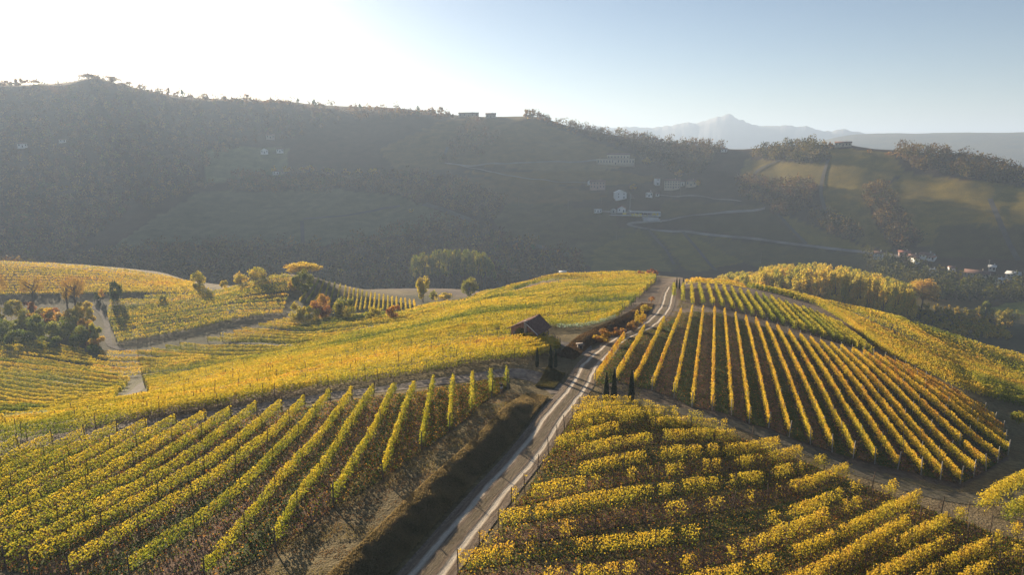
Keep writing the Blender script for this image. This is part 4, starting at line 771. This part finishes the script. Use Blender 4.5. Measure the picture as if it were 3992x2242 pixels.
def house(label, xc, yb, wpx, hpx, wm=WHITE, rm=TILE, turn=0., depth=.75, rise=.28, nw=3, nf=1, gable_front=False, chimney=True, name='house', cat='house', rmin=480, group=None, flat=False, door=True, sink=0, aspect=1.0):
    p = hitv(xc, yb, rmin); dd = p.y * CP - p.z * SP; mpp = dd / F; W = wpx * mpp; H = hpx * mpp; D = max(5, W * depth) if W < 25 else 12
    if gable_front: ra = W * rise; h = H - ra
    else: ra = D * rise * .6; h = H - ra
    h = max(h, 2.2); e = obj(name, None, None, label, cat, group, loc=(p.x, p.y + 0, p.z)); e.rotation_euler = (0, 0, -math.atan2(p.x, p.y) + turn)
    if flat:
        obj('wall', boxes([(-W/2,W/2,-D/2,D/2,-3,H)], wm, 'wall'), e); obj('roof', boxes([(-W/2-.3,W/2+.3,-D/2-.3,D/2+.3,H,H+.3)], rm, 'roof'), e); h = H
    else:
        ax = 'y' if gable_front else 'x'; A, B = (D, W) if gable_front else (W, D)
        obj('wall', gable_wall(A, B, h, ra, wm, ax), e); rf = obj('roof', gable_roof(A, B, h, ra, .5, rm, axis=ax), e)
        if chimney: obj('chimney', boxes([(W*.18,W*.18+.7,-.35,.35,h,h+ra+1.2)], wm, 'chimney'), rf)
    fh = h / nf
    for f in range(nf):
        for k in range(nw):
            x = -W/2 + W * (k + .5) / nw; s_ = min(.55, W/nw*.28)
            if door and f == 0 and k == nw // 2: obj('door', boxes([(x-s_,x+s_,-D/2-.04,-D/2+.1,0,min(2.2,fh*.85))], DARK, 'door'), e)
            else: obj('window', boxes([(x-s_,x+s_,-D/2-.04,-D/2+.1,f*fh+fh*.35,f*fh+fh*.78)], DARK, 'window'), e)
    return e
H_ = house
H_('long low farmhouse on the far ridge beside the aerial mast', 468.7, 117.2, 20, 4.4, STONE, TILE, nw=5, depth=.4, rise=.2, rmin=700)
H_('smaller hipped house right of the aerial mast on the ridge', 490.8, 118, 10, 4.6, STONE, TILE, nw=3, rise=.4, rmin=700)
H_('small cube-like house on the right ridge', 803, 146.2, 4.5, 4, WHITE, TILE, nw=1, rmin=600, chimney=False, rise=.2)
H_('long ridge house with tiled roof at the right of the dark ridge trees', 843, 146.5, 15, 4.5, CREAM, TILE, nw=5, rmin=600, depth=.5)
H_('low white house tucked under the ridge trees', 724, 152, 6, 3.5, WHITE, TILE, nw=2, rmin=600)
H_('red-roofed house at the right frame edge under the ridge', 1019, 180, 12, 5, CREAM, TILER, nw=3, rmin=560)
v = H_('wide two-storey stone villa with terrace on the far slope', 615.5, 164.5, 37, 5, CREAM, CREAM, nw=13, flat=True, depth=.4, chimney=False)
W_ = 37 * (v.location.y * CP - v.location.z * SP) / F; hh = 5 * W_ / 37
obj('upper_storey', boxes([(-W_*.23,W_*.38,-4,5,hh+.3,hh+5.5)], CREAM, 'upper'), v); r_ = obj('upper_roof', gable_roof(W_*.61, 9, hh+5.5, 1.6, .5, TILE), v); r_.location = (W_*.075, .5, 0)
for k in range(7): obj('window', boxes([(-W_*.2+k*W_*.085,-W_*.2+k*W_*.085+1.1,-4.05,-3.9,hh+1.6,hh+3.6)], DARK, 'window'), v)
H_('pink house with two rows of windows below the far villa', 597.5, 188.5, 15, 8, PINK, TILE, nw=5, nf=2, depth=.6)
H_('small white-gabled shed left of the pink house', 590, 184.5, 5, 4.5, WHITE, TILE, nw=1, gable_front=True, chimney=False, door=False)
H_('white gabled house above the crane', 620, 198.5, 11, 8, WHITE, WHITE, turn=.3, nw=2, gable_front=True, rise=.22, chimney=False, nf=2)
H_('small white house with dark windows right of the crane', 649, 197, 6.5, 5.2, WHITE, TILE, nw=3, nf=1, rise=.2)
H_('tiny white outbuilding right of the small white house', 657.5, 196, 3.5, 2.6, WHITE, TILE, nw=1, chimney=False)
H_('square white tower-like house left of the farm complex', 657, 185, 4.8, 6.5, WHITE, TILE, nw=1, nf=2, turn=.4, rise=.15, chimney=False)
H_('large cream farmhouse with three storeys of windows', 672, 188.5, 15, 9, CREAM, TILE, nw=6, nf=3, rise=.2)
H_('pale barn joined to the right of the large farmhouse', 691, 186, 10, 6, CREAM, TILE, nw=3, nf=1)
H_('white annex between the farmhouse and the barn', 682.5, 185.5, 4, 4.5, WHITE, TILE, nw=1, chimney=False)
H_('long white site cabin left of the building site', 598, 212.5, 7.5, 2.6, WHITE, CONC, nw=3, flat=True)
H_('grey shed beside the white gable at the building site', 613.5, 213, 5, 4, GREYW, GREYW, nw=1, gable_front=True, chimney=False)
H_('white gabled house behind the building site', 621.5, 212.3, 8, 6, WHITE, TILER, nw=2, nf=1, gable_front=True, chimney=False)
def block(name, label, cat, xc, yb, wpx, hpx, dm, m, rmin=480, turn=0, parts=None, group=None):
    p = hitv(xc, yb, rmin); mpp = (p.y * CP - p.z * SP) / F; W, H = wpx * mpp, hpx * mpp; e = obj(name, None, None, label, cat, group, loc=p); e.rotation_euler = (0, 0, -math.atan2(p.x, p.y) + turn)
    for nm, bs, mm in parts(W, H, dm): obj(nm, boxes(bs, mm or m, nm), e)
    return e
block('building_shell', 'unfinished concrete building shell at the building site', 'building', 635, 215.5, 50, 3.2, 10, CONC, parts=lambda W, H, d: [('slab', [(-W/2,W/2,-d/2,d/2,-.4,.15),(-W*.1,W/2,-d/2,d/2,H,H+.4)], None)] + [('column', [(-W*.1+k*W*.085,-W*.1+k*W*.085+.4,-d/2,-d/2+.4,.15,H)], None) for k in range(8)] + [('rear_wall', [(-W*.1,W/2,d/2-.4,d/2-.1,.15,H)], None)])
for x, y, w_, h_, lb in [(636.5,217,10,3,'wide yellow formwork panels in the middle of the building site'),(655,216.5,6.5,3,'yellow formwork stack at the right end of the building site'),(624.5,215,3.5,2,'small yellow formwork stack left of the crane base'),(645.5,217,5,1.8,'low yellow formwork row between the two big yellow stacks')]:
    block('formwork_panels', lb, 'formwork', x, y, w_, h_, 3, YEL, parts=lambda W, H, d: [('panel', [(-W/2+k*W/4+.08,-W/2+(k+1)*W/4-.08,-d/2,d/2,.1,H*(.8+.2*(k%2)))], None) for k in range(4)])
for k in range(3): block('retaining_wall', ['lowest','middle','upper'][k] + ' pale concrete terrace wall below the building site', 'wall', 652.5 - k, 222.3 - k * 1.7, 18 - k, 1.2, 1.2, CONC, parts=lambda W, H, d: [('wall', [(-W/2,W/2,-d/2,d/2,-1,H)], None), ('coping', [(-W/2-.2,W/2+.2,-d/2-.2,d/2+.2,H,H+.2)], None)])
# crane
p = hitv(629.5, 212.5, 480); mpp = (p.y * CP - p.z * SP) / F; ch = 17.5 * mpp; e = obj('tower_crane', None, None, 'slim grey construction crane standing over the building site', 'crane', loc=p); e.rotation_euler = (0, .03, -math.atan2(p.x, p.y))
lat = []
for k in range(10):
    z0, z1 = ch * k / 10, ch * (k+1) / 10
    for sx, sy in ((-.5,-.5),(.5,-.5),(.5,.5),(-.5,.5)): lat.append(((sx,sy,z0),(sx,sy,z1),.12,.12))
    lat += [((-.5,-.5,z0),(.5,-.5,z1),.07,.07),((.5,.5,z0),(-.5,.5,z1),.07,.07)]
me = sticks(lat, 4); me.materials.append(STEEL); obj('mast', me, e)
me = sticks([((0,0,ch*.82),(3.8,0,ch*.80),.16,.1),((0,0,ch),(3.8,0,ch*.81),.05,.05),((0,0,ch),(-2,0,ch*1.14),.18,.08)], 4); me.materials.append(STEEL); obj('jib', me, e)
obj('counterweight', boxes([(-1.8,1.8,-1.8,1.8,-.2,1.6)], CONC, 'counterweight'), e)
# ridge aerial
p = hitv(484.8, 118, 700); mpp = (p.y * CP - p.z * SP) / F; e = obj('aerial_mast', None, None, 'thin aerial mast with a side arm on the far ridge', 'mast', loc=p); e.rotation_euler = (0, 0, -math.atan2(p.x, p.y))
me = sticks([((0,0,-1),(0,0,12*mpp),.22,.14)]); me.materials.append(STEEL); obj('pole', me, e); me = sticks([((-4.5,0,12*mpp),(1,0,11.4*mpp),.12,.12),((-4.2,0,11.5*mpp),(-4.2,0,12.2*mpp),.1,.1)]); me.materials.append(STEEL); obj('arm', me, e)
for x, y, w_, h_, wm, rm, nw_, lb, tn in [(878,258.3,8.5,6.5,WHITE,TILE,2,'square white house at the left end of the right valley hamlet',0),(904,255.5,10,4.5,PINK,TILER,3,'red-roofed house second from the left in the valley hamlet',.2),(913,259,9,3.5,CREAM,TILE,3,'low cream house in front of the red-roofed one',-.2),(915,263,5,6,WHITE,TILE,1,'narrow white gabled house in the hamlet',.5),
 (927,258,12,5,WHITE,TILE,4,'long white house with several dark windows in the hamlet',-.3),(932,260,6,3,WHITE,TILER,2,'small white annex right of the long hamlet house',-.3),(951,272.5,5,6,WHITE,TILE,2,'upright white house between the two hamlets',.3),(932,273.5,6,2.5,WHITE,CONC,2,'low white shed left of the upright house',0),
 (976.5,279.5,21,9,CREAM,TILE,8,'long cream farmhouse with a big dark roof near the right edge',-.12),(1013,279,11,7,GREYW,CONC,3,'pale blue-grey house at the right edge of the valley',-.3),(999,283,7,2.2,WHITE,CONC,2,'low white garage below the valley houses',0),(992,270,6,2.5,GREYW,CONC,2,'grey shed above the long farmhouse',0)]:
    H_(lb, x, y, w_, h_, wm, rm, nw=nw_, turn=tn, depth=.55 if w_ > 15 else .8, nf=2 if h_ > 6 else 1, rise=.35, rmin=400, chimney=w_ > 5)
for x, y, w_, h_, lb, wm in [(22.5,147.5,8,4.5,'hazy pale house at the far left of the wooded slope',WHITE),(62.5,142,6,1.8,'hazy low white shed on the wooded left slope',WHITE),(264.5,153.5,7,5,'white gabled house on the left spur',WHITE),(280,152.5,6.5,4,'white house with three windows right of the gabled one',WHITE),(270.5,138.5,8,4,'stone house high above the left spur',STONE),(276,174.5,6,3.5,'white house half hidden among the golden spur trees',WHITE),(284,173.5,5,3,'dark-roofed house among the golden spur trees',STONE)]:
    H_(lb, x, y, w_, h_, wm, TILE, nw=3 if w_ > 6 else 2, rmin=480, gable_front=(w_ == 7), chimney=False)
H_('small brick shelter with a pale roof on the golden crest', 562.7, 277.5, 5.5, 4.2, PINK, WHITE, nw=1, rmin=0, chimney=False, rise=.15, name='shelter', cat='shelter', depth=.8)
# power poles
me_p = sticks([((0,0,-1),(0,0,9.5),.16,.11)]); me_p.materials.append(PALEWOOD); me_c = sticks([((-1.1,0,8.9),(1.1,0,8.9),.08,.08)]); me_c.materials.append(PALEWOOD)
for k, (x, y) in enumerate([(518.7,205.5),(568,209.3),(601.5,203.5),(599.8,225.4),(616.2,241.3),(760.5,264),(640,190),(680,197.5),(903.5,264),(988,273)]):
    p = hitv(x, y, 400); q = obj('power_pole', None, None, 'slender wooden power pole standing among the far vineyards', 'pole', 'power poles in the valley', loc=p); obj('pole', me_p, q); obj('crossarm', me_c, q)
# ------------------------------------------------------------------ brick hut
BRICK, nt = mat('old_brick'); n = N(nt); tc = n('TexCoord'); bt = n('TexBrick', i_Vector=tc.outputs['Object'], i_Scale=3.2); bt.inputs['Color1'].default_value = (.34,.15,.10,1); bt.inputs['Color2'].default_value = (.42,.23,.15,1); bt.inputs['Mortar'].default_value = (.36,.30,.25,1)
nz = n('TexNoise', i_Vector=tc.outputs['Object'], i_Scale=1.3, i_Detail=5.0); bsdf_out(nt, n, n.mix(1.0, bt.outputs[0], n.ramp(nz.outputs[0], [(.3,.6),(.7,1.2)]), 'MULTIPLY'), .95, nz.outputs[0], .05)
OT, nt = mat('old_roof_tiles'); n = N(nt); tc = n('TexCoord'); wv = n('TexWave', i_Vector=tc.outputs['Object'], i_Scale=2.2, i_Distortion=.4); wv.bands_direction = 'Y'; vo = n('TexVoronoi', i_Vector=tc.outputs['Object'], i_Scale=4.0)
c = n.mix(vo.outputs['Color'], (.15,.075,.06), (.27,.16,.125)); c = n.mix(1.0, c, n.ramp(wv.outputs[0], [(.2,.6),(.6,1.1)]), 'MULTIPLY'); bsdf_out(nt, n, c, .9, wv.outputs[0], .06, 1)
pL = hitv(511, 341); pl = np.array(pL[:2]); hx = np.array([math.sin(R(27)), math.cos(R(27))]); gx_ = np.array([math.sin(R(117)), math.cos(R(117))])
GWD, GLN = 5.0, 5.4; ctr = pl + gx_ * GWD / 2 + hx * GLN / 2; zb = float(zat(*ctr)) + .25
hut = obj('brick_hut', None, None, 'small old brick hut with a sagging tiled roof among the vines', 'hut', loc=(ctr[0], ctr[1], zb)); hut.rotation_euler = (0, 0, R(-27))   # local x = across the gable, local y = along the ridge
ax_ = .6; xr = -GWD/2 + GWD * ax_; el, er, rz = 2.35, 1.9, 3.75; x0, x1, y0, y1 = -GWD/2, GWD/2, -GLN/2, GLN/2
V = [(x0,y0,-1),(x1,y0,-1),(x1,y1,-1),(x0,y1,-1),(x0,y0,el),(x1,y0,er),(x1,y1,er),(x0,y1,el),(xr,y0,rz),(xr,y1,rz)]
me = bpy.data.meshes.new('hut_wall'); me.from_pydata(V, [], [(0,1,5,8,4),(2,3,7,9,6),(1,2,6,5),(3,0,4,7),(4,8,9,7),(5,6,9,8)]); me.materials.append(BRICK); obj('wall', me, hut)
g = np.random.default_rng(3); nx_, ny_ = 24, 14; V = []; Fc = []
for side, (xa, za, xb, zb_) in enumerate([(x0-.4, el-.16, xr, rz+.06), (xr, rz+.06, x1+.5, er-.28)]):
    for layer in (0, 1):
        o = len(V)
        for i in range(nx_+1):
            for j in range(ny_+1):
                f = i / nx_; yy = y0 - .35 + (GLN + .7) * j / ny_; sag = -.16 * math.sin(math.pi * j / ny_) * (.4 + f if side == 0 else 1.4 - f) * .8
                V.append((xa + (xb - xa) * f, yy, za + (zb_ - za) * f + sag + .025 * g.normal() * (1 - layer) + (.12 if layer == 0 else 0)))
        for i in range(nx_):
            for j in range(ny_): a = o + i*(ny_+1) + j; Fc.append([a, a+ny_+1, a+ny_+2, a+1] if layer == 0 else [a, a+1, a+ny_+2, a+ny_+1])
    oT, oB = o - (nx_+1)*(ny_+1), o
    for i in range(nx_):
        for j, fl in ((0, 0), (ny_, 1)): a = oT + i*(ny_+1) + j; b = oB + i*(ny_+1) + j; Fc.append([a, b, b+ny_+1, a+ny_+1])
    for j in range(ny_):
        for i in (0, nx_): a = oT + i*(ny_+1) + j; b = oB + i*(ny_+1) + j; Fc.append([a, a+1, b+1, b])
roof = obj('roof', mesh('hut_roof', V, Fc, OT), hut)
obj('chimney', boxes([(xr-.25,xr+.25,y0-.34,y0+.2,1.7,rz+.15)], STONE, 'chimney'), roof)
obj('fascia', mesh('fascia', [(xr+.35,y0-.42,rz-.45),(xr+.35,y0-.42,rz-.3),(x1+.55,y0-.42,er-.15),(x1+.55,y0-.42,er-.3),(xr+.35,y0-.37,rz-.45),(xr+.35,y0-.37,rz-.3),(x1+.55,y0-.37,er-.15),(x1+.55,y0-.37,er-.3)], [[0,3,2,1],[4,5,6,7],[0,1,5,4],[1,2,6,5],[2,3,7,6],[3,0,4,7]], WHITE), roof)
obj('door', boxes([(x1-.02,x1+.06,.1,1.1,-.2,1.75)], DARK, 'door'), hut); obj('doorway', boxes([(x1-1.6,x1-.5,y0-.05,y0+.05,-.2,1.6)], DARK, 'doorway'), hut); obj('window', boxes([(x0+.5,x0+1.0,y0-.05,y0+.05,1.1,1.7)], STONE, 'window'), hut)
# ivy on the gable, timber and slab leaning at the corner
g = np.random.default_rng(9); q = g.random((1500, 2)); iv = np.c_[x0 + 1.1 + 2.6 * q[:,0] + .2 * g.normal(size=1500), y0 - .06 - .22 * g.random(1500), .2 + 2.4 * q[:,1] * (1 - .5 * np.abs(q[:,0] - .35))]; V, Fc = quads(iv, .17, up=.3); obj('ivy', leafmesh(V, Fc, palette(.12 + .25 * (q[:,0] < .35) + .1 * g.normal(size=1500)), TREELEAF), hut)
def at_hut(lx, ly): return ctr + gx_ * lx + hx * ly
a_ = at_hut(x1 + 1.0, -.6); za = float(zat(*a_)); e = obj('timber_stack', None, None, 'upright bundle of brown boards leaning by the hut corner', 'boards', loc=(a_[0], a_[1], za)); e.rotation_euler = (0, 0, R(-45))
for k in range(5): b_ = obj('board', boxes([(-.07,.07,-.03,.03,0,1.5+.12*(k%3))], WOOD, 'board'), e, loc=((k-2)*.17,0,-.05)); b_.rotation_euler = (.12, .03*(k-2), 0)
a_ = at_hut(x1 + 1.6, .6); e = obj('stone_slab', boxes([(-.4,.4,-.12,.12,-.1,1.1),(-.45,.45,-.17,.17,1.1,1.16)], PALEWOOD, 'slab'), None, 'grey upright slab standing right of the boards by the hut', 'slab', loc=(a_[0], a_[1], float(zat(*a_)))); e.rotation_euler = (.08, 0, R(-30))
# small masonry pillar with a slab top
p = hitv(580, 350.2); e = obj('masonry_box', None, None, 'small square masonry box with an overhanging slab beside the road fork', 'stone box', loc=p); e.rotation_euler = (0, 0, .25)
obj('body', boxes([(-.42,.42,-.38,.38,-.3,1.0)], wallmat('pale_stone', (.20,.165,.135)), 'body'), e); obj('lid', boxes([(-.62,.62,-.55,.55,1.0,1.12)], wallmat('slab_stone', (.24,.20,.17)), 'lid'), e); obj('hatch', boxes([(-.2,.2,-.40,-.36,.2,.75)], DARK, 'hatch'), e)
# netting along the front row behind the hut
NET, nt = mat('green_netting'); n = N(nt); geo = n('NewGeometry'); nz = n('TexNoise', i_Vector=geo.outputs['Position'], i_Scale=6.0, i_Detail=5.0); d_ = n('BsdfDiffuse', i_Color=(.42,.58,.46)); t_ = n('BsdfTransparent'); tr = n('BsdfTranslucent', i_Color=(.45,.62,.48))
mx0 = n('MixShader', i_0=.5, i_1=d_.outputs[0], i_2=tr.outputs[0]); mx = n('MixShader', i_1=t_.outputs[0], i_2=mx0.outputs[0]); nt.links.new(n.ramp(nz.outputs[0], [(.42,.0),(.62,.7)]), mx.inputs[0]); o_ = n('OutputMaterial'); nt.links.new(mx.outputs[0], o_.inputs[0])
ln = resample(ROWS_OUT['L2'][11], 260)[-56:-8]; d = np.gradient(ln, axis=0); L_ = np.hypot(*d.T); ln = ln + np.c_[d[:,1], -d[:,0]] / L_[:,None] * .42; V = []
for k, (x, y) in enumerate(ln):
    z = float(zat(x, y)); b = .12 * math.sin(k * 1.3); V += [(x, y, z+.35+b*.4), (x, y - .06, z+.75+.1*b), (x, y, z+1.15+.12*math.sin(k*.7))]
Fc = [[k*3+j, (k+1)*3+j, (k+1)*3+j+1, k*3+j+1] for k in range(len(ln)-1) for j in (0, 1)]; obj('netting', mesh('netting', V, Fc, NET), None, 'strip of pale green netting rolled along the vines right of the hut', 'netting')
x, y = hit(68, 409); 
ln = resample(ROWS_OUT['L2'][6], 300)[26:70]; V = []
for k, (x, y) in enumerate(ln): z = float(zat(x, y)); V += [(x, y, z+1.3), (x, y-.3, z+1.8), (x, y, z+2.15+.1*math.sin(k))]
Fc = [[k*3+j, (k+1)*3+j, (k+1)*3+j+1, k*3+j+1] for k in range(len(ln)-1) for j in (0, 1)]; obj('netting', mesh('netting', V, Fc, NET), None, 'pale green netting draped on vines by the lower left field', 'netting')
# ------------------------------------------------------------------ person between the vine rows
SKIN = plain('skin', (.45,.28,.20), .6, .05); BLK = plain('dark_top', (.025,.025,.035), .85, .2); HAIR = plain('auburn_hair', (.13,.045,.025), .6, .3); LCL = plain('pale_shorts', (.55,.55,.55), .8, .1); SHOE = plain('dark_boots', (.03,.035,.05), .6, .1)
def skin_body(joints, edges, radii, m, name, parent, sub=2):
    me = bpy.data.meshes.new(name); me.from_pydata(joints, edges, []); o = obj(name, me, parent); md = o.modifiers.new('s', 'SKIN')
    for v_, r_ in zip(me.skin_vertices[0].data, radii): v_.radius = (r_, r_ * .85)
    me.skin_vertices[0].data[0].use_root = True; md.branch_smoothing = .6; s_ = o.modifiers.new('u', 'SUBSURF'); s_.levels = sub; s_.render_levels = sub
    dg = bpy.context.evaluated_depsgraph_get(); new = bpy.data.meshes.new_from_object(o.evaluated_get(dg)); o.modifiers.clear(); o.data = new
    new.materials.clear(); new.materials.append(m); new.polygons.foreach_set('use_smooth', [True] * len(new.polygons)); return o
pp = hitv(501.3, 394.2); per = obj('person', None, None, 'person in a dark top and pale shorts, hand raised to auburn hair', 'person', loc=pp); per.rotation_euler = (0, 0, R(200))
J = [(0,0,.93),(0,.01,1.08),(0,0,1.25),(0,0,1.40),(0,.01,1.47),(0,.02,1.55),(0,.02,1.64),(.10,0,.90),(.11,.02,.50),(.10,-.02,.10),(.10,.10,.05),(-.10,0,.90),(-.10,.0,.50),(-.11,-.03,.10),(-.11,.09,.05),
     (.17,0,1.38),(.34,-.02,1.50),(.16,.02,1.62),(.10,.03,1.66),(-.17,0,1.38),(-.24,.0,1.12),(-.20,.12,.93),(-.19,.15,.86)]
E = [(0,1),(1,2),(2,3),(3,4),(4,5),(5,6),(0,7),(7,8),(8,9),(9,10),(0,11),(11,12),(12,13),(13,14),(3,15),(15,16),(16,17),(17,18),(3,19),(19,20),(20,21),(21,22)]
Rr = [.13,.115,.13,.11,.05,.085,.09,.085,.055,.04,.035,.085,.055,.04,.035,.05,.038,.03,.03,.05,.038,.03,.03]
skin_body(J, E, Rr, SKIN, 'body', per)
for hx_, hz_, sx in ((.09,1.68,-1),(-.19,.83,1)):
    for k in range(4): me = sticks([((hx_+(k-1.5)*.018,.15 if sx > 0 else .03,hz_),(hx_+(k-1.5)*.022,.17 if sx > 0 else .02,hz_-.07*sx),.009,.007)]); me.materials.append(SKIN); obj('finger', me, per)
    me = sticks([((hx_+.03,.15 if sx > 0 else .03,hz_+.02*sx),(hx_+.06,.17 if sx > 0 else .02,hz_-.02*sx),.010,.008)]); me.materials.append(SKIN); obj('thumb', me, per)
skin_body([(0,0,.98),(0,.01,1.12),(0,0,1.26),(0,0,1.39),(.17,0,1.385),(.27,-.01,1.455),(-.17,0,1.385),(-.235,0,1.15)], [(0,1),(1,2),(2,3),(3,4),(4,5),(3,6),(6,7)], [.15,.135,.15,.12,.065,.05,.065,.05], BLK, 'top', per)
skin_body([(0,0,.94),(.10,0,.86),(.11,.01,.70),(-.10,0,.86),(-.10,.01,.70)], [(0,1),(1,2),(0,3),(3,4)], [.15,.105,.09,.105,.09], LCL, 'shorts', per)
skin_body([(0,-.02,1.68),(0,-.06,1.58),(0,-.10,1.42),(0,-.10,1.28)], [(0,1),(1,2),(2,3)], [.105,.09,.07,.035], HAIR, 'hair', per)
for s_ in (.1, -.105): skin_body([(s_,-.03,.16),(s_,-.02,.05),(s_,.12,.04)], [(0,1),(1,2)], [.055,.05,.045], SHOE, 'boot', per)
